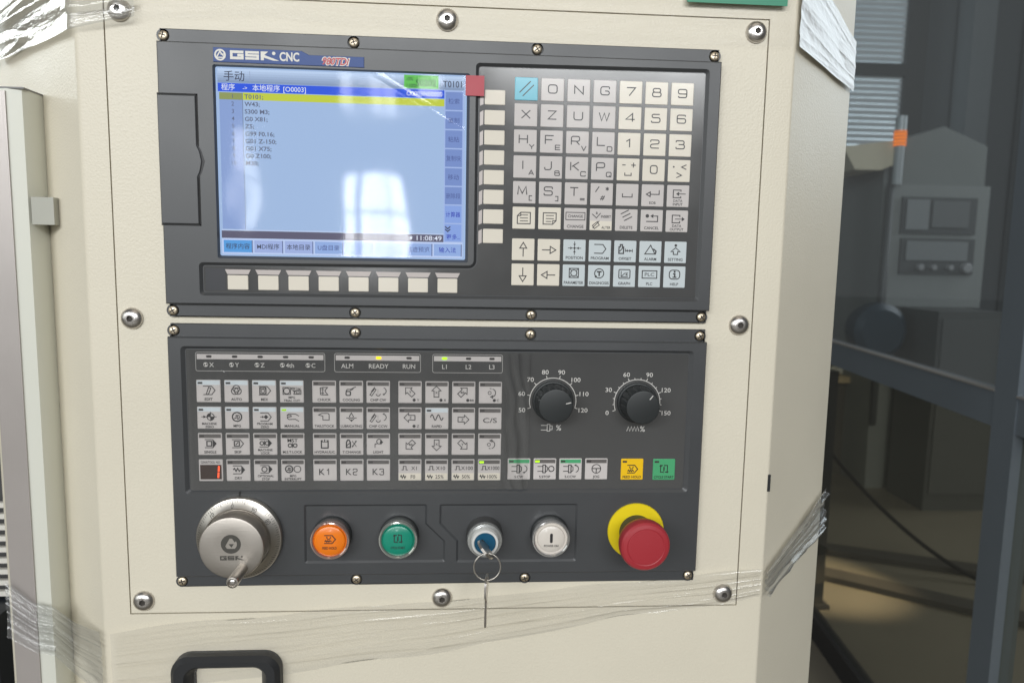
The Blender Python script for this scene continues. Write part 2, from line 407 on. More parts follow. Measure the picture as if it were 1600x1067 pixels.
def bolt_mesh():
    b = MB(); seg = 30
    def hexm(k, i, n):
        if k >= 7:
            a = (2*PI*i/n) % (PI/3); return 1/(math.cos(a-PI/6)/math.cos(PI/6))*0.93
        return 1
    prof = [(8.1, 0), (8.3, -.6), (8.0, -1.6), (7.1, -2.8), (5.9, -3.7), (4.6, -4.25), (3.3, -4.5), (2.75, -4.5), (2.6, -2.2)]
    b.lathe([(r*mm, y*mm) for r, y in prof], seg, cap0=False, mod=hexm)
    me = b.make('bolt', angle=40); return me
BM = bolt_mesh()
b = MB(); b.lathe([(2.55*mm, -2.2*mm), (2.55*mm, -2.9*mm)], 6, cap0=False); SOCK = b.make('socket_shade')  # dark plug that paints the shade inside the steel bolt socket
for i, (x, z) in enumerate([(-237.4, 222.5), (0.2, 224.8), (237.6, 225), (-237.6, -2.2), (236.8, -1.6), (-237.8, -228.5), (-0.5, -229.2), (235.6, -228.8)]):
    bo = put('bolt', BM, STEEL, cab, (x*mm, -.0005, z*mm)); bo.rotation_euler = (random.uniform(-.04, .04), random.uniform(0, 1), random.uniform(-.04, .04))
    put('socket_shade', SOCK, DARKSL, bo, (x*mm, -.0005, z*mm))
b = MB(); b.box(.2690, .2712, -.0006, .0020, -.1405, -.1262); put('hinge_pin', b.make('hinge_pin'), BLACK, cab)
# black pull handle under the cover
b = MB(); ho = rring(rect(-216*mm, -130*mm, -370*mm, -272*mm), .014, 6); hi = rring(rect(-203*mm, -142*mm, -357*mm, -281*mm), .009, 6)
hi2 = rring(rect(-199*mm, -147*mm, -353*mm, -284*mm), .007, 6)
yf = -.013
o0 = b.ring(ho, -.0004); o1 = b.ring(ho, yf+.004); o2 = b.ring(offset(ho, -.0035), yf); i2 = b.ring(offset(hi, .002), yf); i1 = b.ring(hi, yf+.002); i0 = b.ring(hi2, -.0004)
b.bridge(o0, o1); b.bridge(o1, o2); b.holes(o2, [i2]); b.bridge(i2, i1); b.bridge(i1, i0)
hd = put('pull_handle', b.make('pull_handle', angle=40), BLACK, cab); hd['label'] = 'black plastic pull handle at the foot of the cover'

# ------------------------------------------------------------------ screws shared by both panels
def screw_mesh():
    b = MB(); b.lathe([(r*mm, y*mm) for r, y in [(3.7, 0), (3.75, -.8), (3.3, -1.6), (2.4, -2.15), (1.2, -2.4), (.3, -2.45)]], 20, cap0=False); return b.make('screw', smooth=True)
def cross_mesh():
    b = MB()
    b.box(-2.2*mm, 2.2*mm, -2.52*mm, -1.6*mm, -.45*mm, .45*mm); b.box(-.45*mm, .45*mm, -2.54*mm, -1.6*mm, -2.2*mm, 2.2*mm); return b.make('cross_slot')
SM, XM = screw_mesh(), cross_mesh()
def screws(parent, pts, y):
    for x, z in pts:
        s = put('screw', SM, BRASS, parent, (x*mm, y, z*mm)); k = put('cross_slot', XM, DARKSL, s, (x*mm, y, z*mm))
        k.rotation_euler = (0, random.uniform(0, 1.5), 0); s.rotation_euler = (random.uniform(-.12, .12), 0, random.uniform(-.12, .12))
def flange(parent, x0, x1, z0, z1, holes, name='flange'):
    b = MB(); base = rect(x0, x1, z0, z1)
    o0 = b.ring(base, 0); o1 = b.ring(base, -.0032); o2 = b.ring(offset(base, -.0006), -.0038)
    b.bridge(o0, o1); b.bridge(o1, o2); hs = []
    for x, z in holes:
        h = b.ring(circ(x*mm, z*mm, .0047, 20), -.0038); h2 = b.ring(circ(x*mm, z*mm, .0046, 20), -.0012); b.bridge(h, h2); b.cap(h2); hs.append(h)
    b.holes(o2, hs); return put(name, b.make(name, angle=30), PLAST, parent)
def body(parent, outer, recs, yb, yf, name='body', ch=.0009, wall=None):
    """raised plate with tapered recesses; recs: (ring at front, ring at floor, floor y, capped?)"""
    b = MB(); o0 = b.ring(outer, yb); o1 = b.ring(outer, yf+ch); o2 = b.ring(offset(outer, -ch), yf)
    b.bridge(o0, o1); b.bridge(o1, o2); hs = []
    for top, low, yl, capd in recs:
        t = b.ring(top, yf); l = b.ring(low, yl); b.bridge(t, l); hs.append(t)
        if capd: b.cap(l) if capd == 1 else b.holes(l, [])
    b.holes(o2, hs); return put(name, b.make(name, angle=30), PLAST, parent)

# ------------------------------------------------------------------ display unit
du = thing('display_unit', 'upper charcoal control unit with lit colour screen and letter and digit keypad', 'display unit', (0, 0, 0))
UH = [(-206, 205.2), (-68.7, 205.2), (68.1, 205.4), (205, 205.2), (-206, 4.6), (-69, 4.6), (67.8, 4.6), (204.6, 4.6)]
flange(du, -.2085, .2085, 0, .2102, UH); screws(du, UH, -.0024)
YF = -.0080                                   # front face of the raised bodies
Lpts = [(-182, 18.6), (198.2, 19.3), (198.2, 192.3), (24.2, 190.8), (24.2, 40.2), (-182, 39.2)]
Lp = [(x*mm, z*mm) for x, z in Lpts]
Lin = rring(Lp, [.002, .002, .002, .002, .006, .002], 4)
Lout = rring(offset(Lp, .0022), [.003, .003, .003, .003, .004, .003], 4)
Sin = rring(rect(-.1690, .0150, .0470, .1842), .0012, 3); Sout = rring(rect(-.1702, .0176, .0446, .1850), .0015, 3)
FL = [(-.2095, .0692), (-.1822, .0692), (-.1822, .1628), (-.2095, .1628)]
body(du, rect(-.2095, .2095, .0098, .2003), [(Sout, Sin, -.0040, 0), (Lout, Lin, -.0060, 2)], -.0038, YF)
# fine groove line along the lower edge
# overlay sheet
def sheet_mesh(name, ring, y0, y1):
    b = MB(); a = b.ring(ring, y0); c = b.ring(ring, y1); b.bridge(a, c); b.holes(c, []); return b.make(name)
put('keypad_overlay', sheet_mesh('keypad_overlay', offset(Lin, -.0006), -.0060, -.0063), OVER, du)
b = MB(); b.box(-.1800, -.1655, -.00645, -.0063, .0205, .0372); put('label_window', b.make('label_window'), mat('label_window', (0.07, 0.072, 0.078), 0.2), du)
# memory card flap on the left edge
b = MB()
fl_pts = [(-.2099, .0695), (-.1826, .0695), (-.1826, .1040), (-.1806, .1085), (-.1793, .1155), (-.1806, .1225), (-.1826, .1270), (-.1826, .1625), (-.2099, .1625)]
a0 = b.ring(fl_pts, YF+.0005); a1 = b.ring(fl_pts, YF-.0006); a2 = b.ring(offset(fl_pts, -.0006), YF-.0011); b.bridge(a0, a1); b.bridge(a1, a2); b.cap(a2)
fp = put('card_flap', b.make('card_flap', angle=30), PLAST, du)
b = MB()
for x0, x1, z0, z1 in ((-.2102, -.1815, .1626, .1638), (-.2102, -.1815, .0683, .0694)):
    b.box(x0, x1, YF-.0002, YF+.0004, z0, z1)
b.box(-.1825, -.1814, YF-.0002, YF+.0004, .0684, .1637)
put('flap_seam', b.make('flap_seam'), GAP, fp)
# finger notch beside the flap
b = MB(); nt_ = [(-.1820, .1030), (-.1799, .1080), (-.1781, .1155), (-.1799, .1230), (-.1820, .1280), (-.1800, .1228), (-.1790, .1155), (-.1800, .1082)]
b2 = MB(); q0 = b2.ring([(-.1826, .1030), (-.1800, .1075), (-.1776, .1155), (-.1800, .1235), (-.1826, .1280)], YF-.0003); b2.cap(q0)
put('finger_notch', b2.make('finger_notch'), mat('notch_plastic', (0.03, 0.031, 0.034), 0.5), fp)
# brand plate
LG = [(-169.3, 186.6), (-60.5, 186.2), (-60.5, 193.9), (-100.5, 193.9), (-106, 196.6), (-169.3, 197.1)]
b = MB(); r0 = b.ring([(x*mm, z*mm) for x, z in LG], YF); r1 = b.ring(offset([(x*mm, z*mm) for x, z in LG], -.0003), YF-.0006); b.bridge(r0, r1); b.cap(r1)
lp = put('brand_plate', b.make('brand_plate'), mat('brand_blue', (0.035, 0.075, 0.24), 0.35, spec=.25, var=0.1, vscale=40), du)
SILV = mat('brand_silver', (0.62, 0.60, 0.55), 0.35)
def gsk_emblem(k, cx, cz, r):
    k.circle(cx, cz, r*.86, r*.28, 28)
    k.line([(cx-r*.62, cz-r*.42), (cx, cz+r*.62), (cx+r*.28, cz+r*.14)], r*.22)
    k.line([(cx+r*.95, cz+r*.12), (cx+r*.1, cz+r*.12)], r*.2)
    k.line([(cx-r*.66, cz-r*.45), (cx+r*.75, cz-r*.45), (cx+r*.40, cz+r*.08)], r*.2)
def gsk_word(k, x, z, w, h):
    """heavy square G S K: three blocks with cut-outs"""
    gw = w*.29; t = h*.30; g = w*.035
    k.line([(x+gw, z+h-t/2), (x+t*.6, z+h-t/2), (x+t*.6, z+t/2), (x+gw-t*.5, z+t/2), (x+gw-t*.5, z+h*.48), (x+gw*.55, z+h*.48)], t)
    x2 = x+gw+g
    k.line([(x2+gw, z+h-t/2), (x2+t*.5, z+h-t/2), (x2+t*.5, z+h*.5), (x2+gw-t*.5, z+h*.5), (x2+gw-t*.5, z+t/2), (x2, z+t/2)], t*.92)
    x3 = x2+gw+g
    k.poly([(x3, z), (x3+t*1.2, z), (x3+t*1.2, z+h), (x3, z+h)])
    k.poly([(x3+t*1.2, z+h*.62), (x3+t*1.2, z+h*.30), (x3+gw*.9, z), (x3+gw*1.35, z)])
    k.poly([(x3+t*1.2, z+h), (x3+t*1.2, z+h*.55), (x3+gw*.55, z+h)])
    k.disc(x3+gw*.95, z+h*.82, h*.20)
k = Ink(); gsk_emblem(k, -164.2*mm, 191.7*mm, 4.1*mm); gsk_word(k, -157.3*mm, 188.9*mm, 34*mm, 6.2*mm)
k.text('CNC', -114.6*mm, 192.0*mm, 5.9*mm, width=14.2*mm, bold=.03)
k.put('brand_lettering', SILV, lp, (0, YF-.0007, 0))
k = Ink()
k.text('980TDi', -82.0*mm, 190.0*mm, 4.8*mm, width=19*mm, shear=.25, bold=.025)
k2 = Ink(); k2.text('980TDi', -82.0*mm, 190.0*mm, 5.2*mm, width=20.4*mm, shear=.25, bold=.075)
k2.put('model_outline', SILV, lp, (0, YF-.0007, 0)); k.put('model_number', mat('model_red', (0.45, 0.04, 0.05), 0.4), lp, (0, YF-.00075, 0))

# keys -----------------------------------------------------------------
def key_mesh(name, w, h, t=.0005):
    b = MB(); ring = rring(rect(-w/2, w/2, -h/2, h/2), .0006, 2); a = b.ring(ring, 0); c = b.ring(ring, -t*.5); e = b.ring(offset(ring, -.00035), -t)
    b.bridge(a, c); b.bridge(c, e); b.cap(e); return b.make(name)
MK = key_mesh('key', 17.4*mm, 16.7*mm); SKR = key_mesh('soft_key', 15.4*mm, 10.8*mm); SKB = key_mesh('soft_key', 15.2*mm, 10.9*mm)
KY = -.0063; KT = .00055
def key(parent, me, m, x, z, name='key'): return put(name, me, m, parent, (x*mm, KY, z*mm))
def legend(kk, x, z, inkobj, m=INK, name='legend', dy=0.0): return inkobj.put(name, m, kk, (x*mm, KY-KT-dy, z*mm))
LW = .74*mm
def L2(a, sub=None, k=None):
    k = k or Ink()
    if sub: k.stroke(a, -1.6*mm, 1.4*mm, 6.3*mm, 6.2*mm, LW*1.12); k.stroke(sub, 4.9*mm, -4.2*mm, 3.7*mm, 3.4*mm, LW*.95)
    else: k.stroke(a, 0, .5*mm, 6.6*mm, 6.0*mm, LW*1.12)
    return k
def S(*a): return [tuple(c*mm for c in p) for p in a]
def ic_reset(k): k.line(S((-5.2, -2.8), (3.2, 5.6)), LW); k.line(S((-2.8, -5.4), (5.6, 3.0)), LW)
def ic_cap(k, t, z=-5.6, h=2.1, mw=15.4): k.text(t, 0, z*mm, h*mm, maxw=mw*mm)
def ic_pm(k):
    k.line(S((-4.8, 3.4), (-2.2, 3.4)), LW); k.line(S((2.2, 3.4), (5.8, 3.4)), LW); k.line(S((4, 1.6), (4, 5.2)), LW); k.line(S((-2.6, -2.4), (-2.6, -4.4), (2.4, -4.4), (2.4, -2.4)), LW)
def ic_dot(k):
    k.disc(-4.4*mm, 3.0*mm, .7*mm); k.line(S((5.6, 4.8), (1.8, 2.9), (5.6, 1.2)), LW); k.line(S((-2, -1.4), (2.0, -3.3), (-2, -5.2)), LW)
def ic_slash(k):
    k.line(S((-5, 1.6), (-2.2, 5.8)), LW)
    for a in (90, 30, 150): k.line([((4.2+1.4*s*math.cos(math.radians(a)))*mm, (4.2+1.4*s*math.sin(math.radians(a)))*mm) for s in (-1, 1)], LW*.9)
    k.line(S((-.8, -4.6), (.8, -1.0)), LW*.8); k.line(S((.6, -4.6), (2.2, -1.0)), LW*.8); k.line(S((-1.2, -3.4), (2.0, -3.4)), LW*.8); k.line(S((-.7, -2.1), (2.5, -2.1)), LW*.8)
def ic_space(k): k.line(S((-3.8, 1), (-3.8, -1.6), (3.8, -1.6), (3.8, 1)), LW)
def ic_eob(k): k.line(S((5, 4.2), (5, .9), (-2.4, .9)), LW); k.line(S((-5, .9), (-2.0, 2.7), (-2.0, -.9)), LW, True); ic_cap(k, 'EOB', h=1.9)
def ic_din(k):
    k.line(S((2.2, 3.4), (2.2, 4.6), (-3.8, 4.6), (-3.8, -1.2), (2.2, -1.2), (2.2, 0)), LW); k.arrow(-1.6*mm, 1.7*mm, 180, 7.6*mm, 1.7*mm, 2.4*mm, LW*.8)
    k.text('DATA', 0, -3.6*mm, 1.9*mm); k.text('INPUT', 0, -6.3*mm, 1.9*mm)
def ic_dout(k):
    k.line(S((2.2, 3.2), (2.2, 4.6), (-3.8, 4.6), (-3.8, -1.2), (2.2, -1.2), (2.2, .2)), LW); k.arrow(6.2*mm, 1.7*mm, 0, 7.8*mm, 1.7*mm, 2.4*mm, LW*.8)
    k.text('DATA', 0, -3.6*mm, 1.9*mm); k.text('OUTPUT', 0, -6.3*mm, 1.9*mm)
def ic_page(k, nxt):
    if nxt: k.line(S((-5, 4.2), (5, 4.2), (5, -1.6), (2.4, -4.4), (-5, -4.4)), LW, True); k.line(S((5, -1.6), (2.4, -1.6), (2.4, -4.4)), LW*.8)
    else: k.line(S((5, 4.2), (-2.4, 4.2), (-5, 1.6), (-5, -4.4), (5, -4.4)), LW, True); k.line(S((-5, 1.6), (-2.4, 1.6), (-2.4, 4.2)), LW*.8)
    for z in (2.2, -.1, -2.3): k.line(S((-3 if not nxt or z > -2 else -3, z), (3.2 if z > -2 or not nxt else 1.4, z)), LW*.8)
def ic_change(k): k.box(-7.4*mm, 7.4*mm, -.6*mm, 5.0*mm, LW*.8); k.text('CHANGE', 0, 2.2*mm, 2.0*mm, maxw=12.6*mm); ic_cap(k, 'CHANGE', h=2.2)
def ic_insalt(k):
    k.text('a', -3.4*mm, 5.4*mm, 2.4*mm); k.line(S((-7, 4.2), (-3.6, 1.2), (-.4, 5.0)), LW*.8); k.text('INSERT', 3.9*mm, 2.4*mm, 1.9*mm, maxw=7.8*mm)
    k.line(S((-6.4, -6.6), (-1.2, -1.0)), LW*.8); k.line(S((-6.6, -4.6), (-2.8, -1.6), (-1.2, -4.2), (-5, -7.0)), LW*.8, True); k.text('ALTER', 4.1*mm, -6*mm, 1.9*mm, maxw=7.0*mm)
def ic_del(k):
    for d in (-2.0, 0.3, 2.6): k.line(S((-3.4+d*.6, 2.4-d*1.1), (2.8+d*.6, 5.6-d*1.1)), LW)
    ic_cap(k, 'DELETE')
def ic_cancel(k):
    k.disc(-3.6*mm, 3.6*mm, 1.4*mm); k.arrow(-1.2*mm, 3.6*mm, 180, 4.5*mm, 1.6*mm, 2.4*mm, LW*.8); k.line(S((3.0, 3.6), (4.6, 3.6), (4.6, -.6), (-4.4, -.6)), LW); ic_cap(k, 'CANCEL')
def ic_arrow(k, a):
    u = Vector((math.cos(math.radians(a)), math.sin(math.radians(a)))); t = u*5.4*mm; k.arrow(t.x, t.y, a, 10.8*mm, 2.7*mm, 4.4*mm, LW, False)
def ic_pos(k):
    for a in (0, 90, 180, 270):
        u = Vector((math.cos(math.radians(a)), math.sin(math.radians(a)))); k.line([tuple(u*.2*mm+Vector((0, 1.8*mm))), tuple(u*5.2*mm+Vector((0, 1.8*mm)))], LW*.7); k.arrow(*(u*1.6*mm+Vector((0, 1.8*mm))), a+180, 2.4*mm, 1.1*mm, 1.7*mm, LW*.6)
    k.disc(0, 1.8*mm, .8*mm); ic_cap(k, 'POSITION')
def tagsym(k, x0=-4.2, x1=2.2, xt=4.8, zc=1.6, h=3.4, w=LW, fill=False):
    k.line(S((x0, zc+h), (x1, zc+h), (xt, zc), (x1, zc-h), (x0, zc-h)), w)
    if fill: k.poly(S((x1, zc+h), (xt+.3, zc), (x1, zc-h)))
def ic_prog(k): tagsym(k, -4.6, 2.2, 4.6); ic_cap(k, 'PROGRAM')
def ic_off(k):
    k.line(S((-5, -1.6), (-5, 3.4), (-4, 3.4), (-4, 5.2), (-2.4, 5.2), (-2.4, 3.4), (-1.4, 3.4), (-1.4, -1.6)), LW*1.3, True); k.line(S((-4.4, 0), (-2, 2.8)), LW)
    k.line(S((0, 2.2), (0, -.4)), LW*.8); k.line(S((0, .6), (5.6, .6)), LW*.7); k.arrow(.2*mm, .6*mm, 180, 2*mm, 1.1*mm, 1.8*mm, LW*.5); k.arrow(5*mm, .6*mm, 0, 2*mm, 1.1*mm, 1.8*mm, LW*.5); k.line(S((5.6, 1.8), (5.6, -.6)), LW*.8); ic_cap(k, 'OFFSET')
def ic_alarm(k): k.line(S((-4.4, -1.6), (0, 5.2), (3.6, -1.6)), LW, True); k.line(S((2.2, 2.4), (4.4, .6), (4.0, -1.4), (3.2, -1.6)), LW*1.4); ic_cap(k, 'ALARM')
def ic_set(k): k.disc(0, 5.4*mm, 1.05*mm); k.line(S((-1.7, -1.6), (-1.7, .6), (-3.6, .6), (0, 3.6), (3.6, .6), (1.7, .6), (1.7, -1.6)), LW, True); ic_cap(k, 'SETTING')
def ic_par(k): k.box(-3.6*mm, 3.6*mm, -1.6*mm, 5.4*mm, LW); k.circle(0, 1.9*mm, 2.4*mm, LW); ic_cap(k, 'PARAMETER'); [k.line(S((sx*3.4, 1.9+sz*3.3), (sx*1.9, 1.9+sz*1.9)), LW*.7) for sx in (-1, 1) for sz in (-1, 1)]
def ic_diag(k): k.circle(0, 1.9*mm, 3.6*mm, LW); k.line(S((-1.9, 3.2), (1.9, 3.2)), LW*1.5); k.line(S((0, 3.2), (0, -.2)), LW*1.5); k.disc(-2.6*mm, -.6*mm, .9*mm); ic_cap(k, 'DIAGNOSIS')
def ic_graph(k): k.line(rring(S((-4.4, -1.6), (4.4, -1.6), (4.4, 5.2), (-4.4, 5.2)), .8*mm, 2), LW, True); k.line(S((-2.6, 4), (-2.6, -.4), (2.8, -.4)), LW*.8); k.line(S((-2.2, 0), (0, 2.2), (2.4, 2.6), (1.2, 1.0), (2.8, .8)), LW*.8); ic_cap(k, 'GRAPH')
def ic_plc(k): k.box(-5.8*mm, 5.8*mm, -1.2*mm, 4.6*mm, LW); k.text('PLC', 0, 1.7*mm, 2.6*mm, width=7.6*mm); ic_cap(k, 'PLC')
def ic_help(k): k.line(rring(S((-4.2, -1.6), (4.2, -1.6), (4.2, 5.4), (-4.2, 5.4)), 2.6*mm, 4), LW, True); k.disc(0, 4.1*mm, .8*mm); k.line(S((-1.2, 2.5), (.2, 2.5), (.2, -.2)), LW*1.5); k.line(S((-1.5, -.2), (1.7, -.2)), LW*1.2); ic_cap(k, 'HELP')
G, Cc, Bl = KPINK, KCREAM, KBLUE
MDI = [
 [(KCYAN, ic_reset), (G, 'O'), (G, 'N'), (G, 'G'), (Cc, '7'), (Cc, '8'), (Cc, '9')],
 [(G, 'X'), (G, 'Z'), (G, 'U'), (G, 'W'), (Cc, '4'), (Cc, '5'), (Cc, '6')],
 [(G, 'HY'), (G, 'FE'), (G, 'RV'), (G, 'LD'), (Cc, '1'), (Cc, '2'), (Cc, '3')],
 [(G, 'IA'), (G, 'JB'), (G, 'KC'), (G, 'PQ'), (Cc, ic_pm), (Cc, '0'), (Cc, ic_dot)],
 [(G, 'M['), (G, 'S]'), (G, 'T='), (G, ic_slash), (G, ic_space), (G, ic_eob), (G, ic_din)],
 [(Cc, lambda k: ic_page(k, False)), (Cc, lambda k: ic_page(k, True)), (G, ic_change), (G, ic_insalt), (G, ic_del), (G, ic_cancel), (G, ic_dout)],
 [(Cc, lambda k: ic_arrow(k, 90)), (Cc, lambda k: ic_arrow(k, 0)), (Bl, ic_pos), (Bl, ic_prog), (Bl, ic_off), (Bl, ic_alarm), (Bl, ic_set)],
 [(Cc, lambda k: ic_arrow(k, 270)), (Cc, lambda k: ic_arrow(k, 180)), (Bl, ic_par), (Bl, ic_diag), (Bl, ic_graph), (Bl, ic_plc), (Bl, ic_help)]]
RZ = [175.6, 156.5, 137.3, 118.1, 98.9, 79.6, 55.5, 36.2]
for r, row in enumerate(MDI):
    for c, (m, spec) in enumerate(row):
        x, z = 60.2+20.0*c, RZ[r]; kk = key(du, MK, m, x, z)
        if spec is ic_insalt:
            b = MB(); b.box(-8.5*mm, 8.5*mm, -.00005, 0, -8.1*mm, -1.0*mm); put('half_print', b.make('half_print'), KCREAM, kk, (x*mm, KY-KT+.00001, z*mm))
            ik = Ink(); spec(ik); legend(kk, x, z, ik, dy=.0001); continue
        if callable(spec): ik = Ink(); spec(ik)
        else: ik = L2(spec[0], spec[1] if len(spec) > 1 else None)
        legend(kk, x, z, ik)
BEV = mat('soft_key_trim', (0.50, 0.45, 0.43), 0.30)
for i in range(8):
    z = 168.6-14.76*i; x = 36.6; kk = key(du, SKR, KCREAM, x, z, 'soft_key')
    ik = Ink(); ik.poly(S((-8.6, 5.2 if i else 5.2), (-11.2, 3.6), (-11.2, -6.4), (-8.6, -5.2))); ik.put('side_trim', BEV, kk, (x*mm, KY-.0001, z*mm))
for i in range(8):
    x = -156.2+22.6*i; z = 26.6; kk = key(du, SKB, KCREAM, x, z, 'soft_key')
    ik = Ink(); ik.poly(S((-7.8, 6.2), (7.8, 6.2), (9.6, 9.8), (-9.6, 9.8))); ik.put('top_trim', BEV, kk, (x*mm, KY-.0001, z*mm))

# ---- the lit screen
SX0, SX1, SZ0, SZ1 = -167.8, 13.4, 48.0, 183.2
SY = -.0046
def E_(name, rgb, s=1.0): return emis('screen_'+name, srgb(*rgb), s)
scr_bg = E_('field', (164, 190, 228))
b = MB(); b.box(SX0*mm-.002, SX1*mm+.002, SY, -.0039, SZ0*mm-.002, SZ1*mm+.002); scr = put('screen', b.make('screen'), scr_bg, du)
def sp(x, z): return (SX0+(SX1-SX0)*x, SZ1-(SZ1-SZ0)*z)      # fractions of the screen, z down
scount = [0]
def srect(name, x0, x1, z0, z1, m, lev=1):
    a = sp(x0, z0); c = sp(x1, z1); b = MB(); b.box(a[0]*mm, c[0]*mm, SY-.00003*lev, SY-.00003*lev+.00002, c[1]*mm, a[1]*mm); return put(name, b.make(name), m, scr)
def stext(name, items, m, lev=4):
    k = Ink()
    for t, x, z, h, kw in items:
        q = sp(x, z); k.text(t, q[0]*mm, q[1]*mm, h*mm, **kw)
    return k.put(name, m, scr, (0, SY-.00003*lev-.00002, 0))
def grad(name, x0, x1, z0, z1, c0, c1, n=8):
    for i in range(n):
        t = i/(n-1); c = [c0[j]+(c1[j]-c0[j])*t for j in range(3)]
        srect(name, x0, x1, z0+(z1-z0)*i/n, z0+(z1-z0)*(i+1)/n, E_('%s_%d' % (name, i), c), 1)
grad('status_bar', 0, 1, 0, .074, (190, 212, 243), (138, 158, 190), 6)
srect('title_bar', 0, .918, .076, .121, E_('title', (52, 92, 226)), 1)
srect('number_column', .005, .097, .126, .862, E_('numcol', (140, 164, 214)), 1)
srect('highlight_row', .099, .918, .124, .163, E_('hl', (196, 208, 70)), 2)
srect('highlight_number', .005, .097, .126, .163, E_('hln', (146, 156, 96)), 2)
srect('column_rule', .0965, .099, .126, .868, E_('rule', (112, 128, 158)), 3)
srect('field_edge', 0, .918, .864, .871, E_('edge', (186, 205, 238)), 3)
srect('message_bar', 0, .918, .871, .912, E_('msg', (98, 96, 118)), 2)
srect('softkey_strip', 0, 1, .912, 1, E_('strip', (190, 208, 244)), 1)
for i in range(8):
    x0 = .004+i*.1245
    sel = i == 0
    srect('softkey_tile', x0+.003, x0+.117, .923, .990, E_('tile_sel', (92, 160, 226)) if sel else (E_('tile', (162, 180, 228)) if i < 3 else E_('tile_dim', (148, 176, 228))), 2)
    srect('tile_edge', x0+.117, x0+.121, .923, .992, E_('tile_shadow', (104, 118, 160)), 3)
srect('side_strip', .918, 1, .076, .912, E_('side', (164, 186, 232)), 2)
for i in range(8):
    z0 = .082+i*.1038
    srect('side_tile', .923, .994, z0+.002, z0+.098, E_('side_tile', (122, 146, 204)) if i < 6 else E_('side_tile_on', (138, 166, 228)), 3)
srect('spindle_box', .752, .893, .000, .070, E_('green', (104, 196, 92)), 3)
DK = E_('dark_text', (66, 72, 92)); DKB = E_('blue_text', (40, 54, 176)); DIM = E_('dim_text', (84, 100, 156)); WT = E_('white_text', (226, 234, 250)); GRT = E_('grey_text', (98, 106, 132))
stext('mode_text', [('手动', .066, .040, 5.4, {})], DK)
srect('mode_rule', .128, .130, .01, .07, E_('rule2', (150, 165, 195)), 3)
stext('title_text', [('程序', .014, .098, 3.5, dict(align='l')), ('->', .100, .100, 2.6, dict(align='l')), ('本地程序', .138, .098, 3.5, dict(align='l')), ('[O0003]', .262, .099, 3.4, dict(align='l'))], WT)
rows = ['T0101;', 'W43;', 'S300 M3;', 'G0 X81;', 'Z5;', 'G99 F0.16;', 'G01 Z-150;', 'G01 X75;', 'G0 Z100;', 'M30;']
stext('program_text', [(t, .105, .145+i*.0395, 3.0, dict(align='l', xs=1.12, bold=.02)) for i, t in enumerate(rows)], GRT)
stext('line_numbers', [(str(i+1), .058, .145+i*.0395, 2.9, {}) for i in range(10)], GRT)
stext('spindle_text', [('S0202', .842, .040, 4.6, dict(width=15*mm)), ('-0%', .775, .021, 2.6, {}), ('110%', .782, .056, 2.4, {})], E_('green_text', (40, 70, 60)))
stext('tool_text', [('T0101', .951, .042, 4.6, dict(width=14*mm))], DK)
stext('program_number', [('O0003', .795, .098, 3.4, dict(width=12*mm)), ('N00000', .871, .098, 3.4, dict(width=14*mm))], WT)
stext('clock_text', [('11:08:49', .858, .891, 3.5, dict(width=19*mm)), ('●', .782, .891, 1.7, {})], WT)
lab = ['程序内容', 'MDI程序', '本地目录', 'U盘目录', '', '', '轨迹预览', '输入法']
for i, t in enumerate(lab):
    if t: stext('softkey_text', [(t, .004+i*.1245+.060, .957, 3.1, {})], DIM if 2 < i < 7 else (DKB if i == 7 else DK))
side = ['检索', '复制', '粘贴', '复制块', '移动', '删除段', '计算器', '更多..']
for i, t in enumerate(side):
    stext('side_text', [(t, .958, .082+i*.1038+(.052 if i < 7 else .074), 3.0, dict(maxw=11*mm))], DKB if i > 5 else DIM)
k = Ink(); q = sp(.936, .832)
for d in (0, -2.0): k.line(S((q[0]-2, q[1]+1.2+d), (q[0], q[1]-.6+d), (q[0]+2, q[1]+1.2+d)), .9*mm)
k.put('more_arrow', DK, scr, (0, SY-.00016, 0))

# ---- loose protective film over the screen
def film_sheet(name, m, u0, u1, v0, v1, nu, nv, fn, label, cat, base):
    vs, fs, uv = [], [], []
    for j in range(nv+1):
        for i in range(nu+1):
            u = u0+(u1-u0)*i/nu; v = v0+(v1-v0)*j/nv; vs.append(fn(u, v)); uv.append((u, v))
    for j in range(nv):
        for i in range(nu):
            a = j*(nu+1)+i; fs.append((a, a+1, a+nu+2, a+nu+1))
    bp = Vector(base)
    me = mesh(name, [Vector(p)-bp for p in vs], fs, True); ul = me.uv_layers.new(name='UVMap')
    for p in me.polygons:
        for li, vi in zip(p.loop_indices, p.vertices): ul.data[li].uv = uv[vi]
    o = put(name, me, m, None, base); tag(o, label, cat); return o
def nz(x, y, z=0.0): return noise.noise(Vector((x, y, z)))
def scr_film(u, v):
    x = (-168.4+(182.8)*u)*mm; z = (47.6+(136.2)*v)*mm
    d = 0.00016*nz(u*3.2, v*2.2, 1.3)+0.00010*nz(u*7, v*3.2, 4.1)
    e = max(0, u-.80)/.20; w = max(0, v-.72)/.28
    d -= .0017*(e*w)**1.6 + .00025*e**3
    t = (u+v*1.35-1.98)                               # crease running to the upper right corner
    d -= .00022*math.exp(-(t/.010)**2)*(1 if v > .45 else max(0, (v-.3)/.15))
    return (x, -.0056+d, z)
film_sheet('screen_film', film('clear_screen_film', 0.015, 0.055, white=0.012, fres=1.38), 0, 1, 0, 1, 110, 90, scr_film, 'clear protective film lying wavy over the lit screen', 'protective film', (-.077, -.003, .0476))
# red square tab on the frame
b = MB(); b.box(14.4*mm, 28.3*mm, YF-.0012, YF-.0002, 168.8*mm, 183.4*mm); rs = put('sticker_tab', b.make('sticker_tab'), mat('red_tab', (0.43, 0.055, 0.075), 0.5, var=.05, vscale=60), None)
tag(rs, 'small red square pull tab at the screen corner', 'sticker')

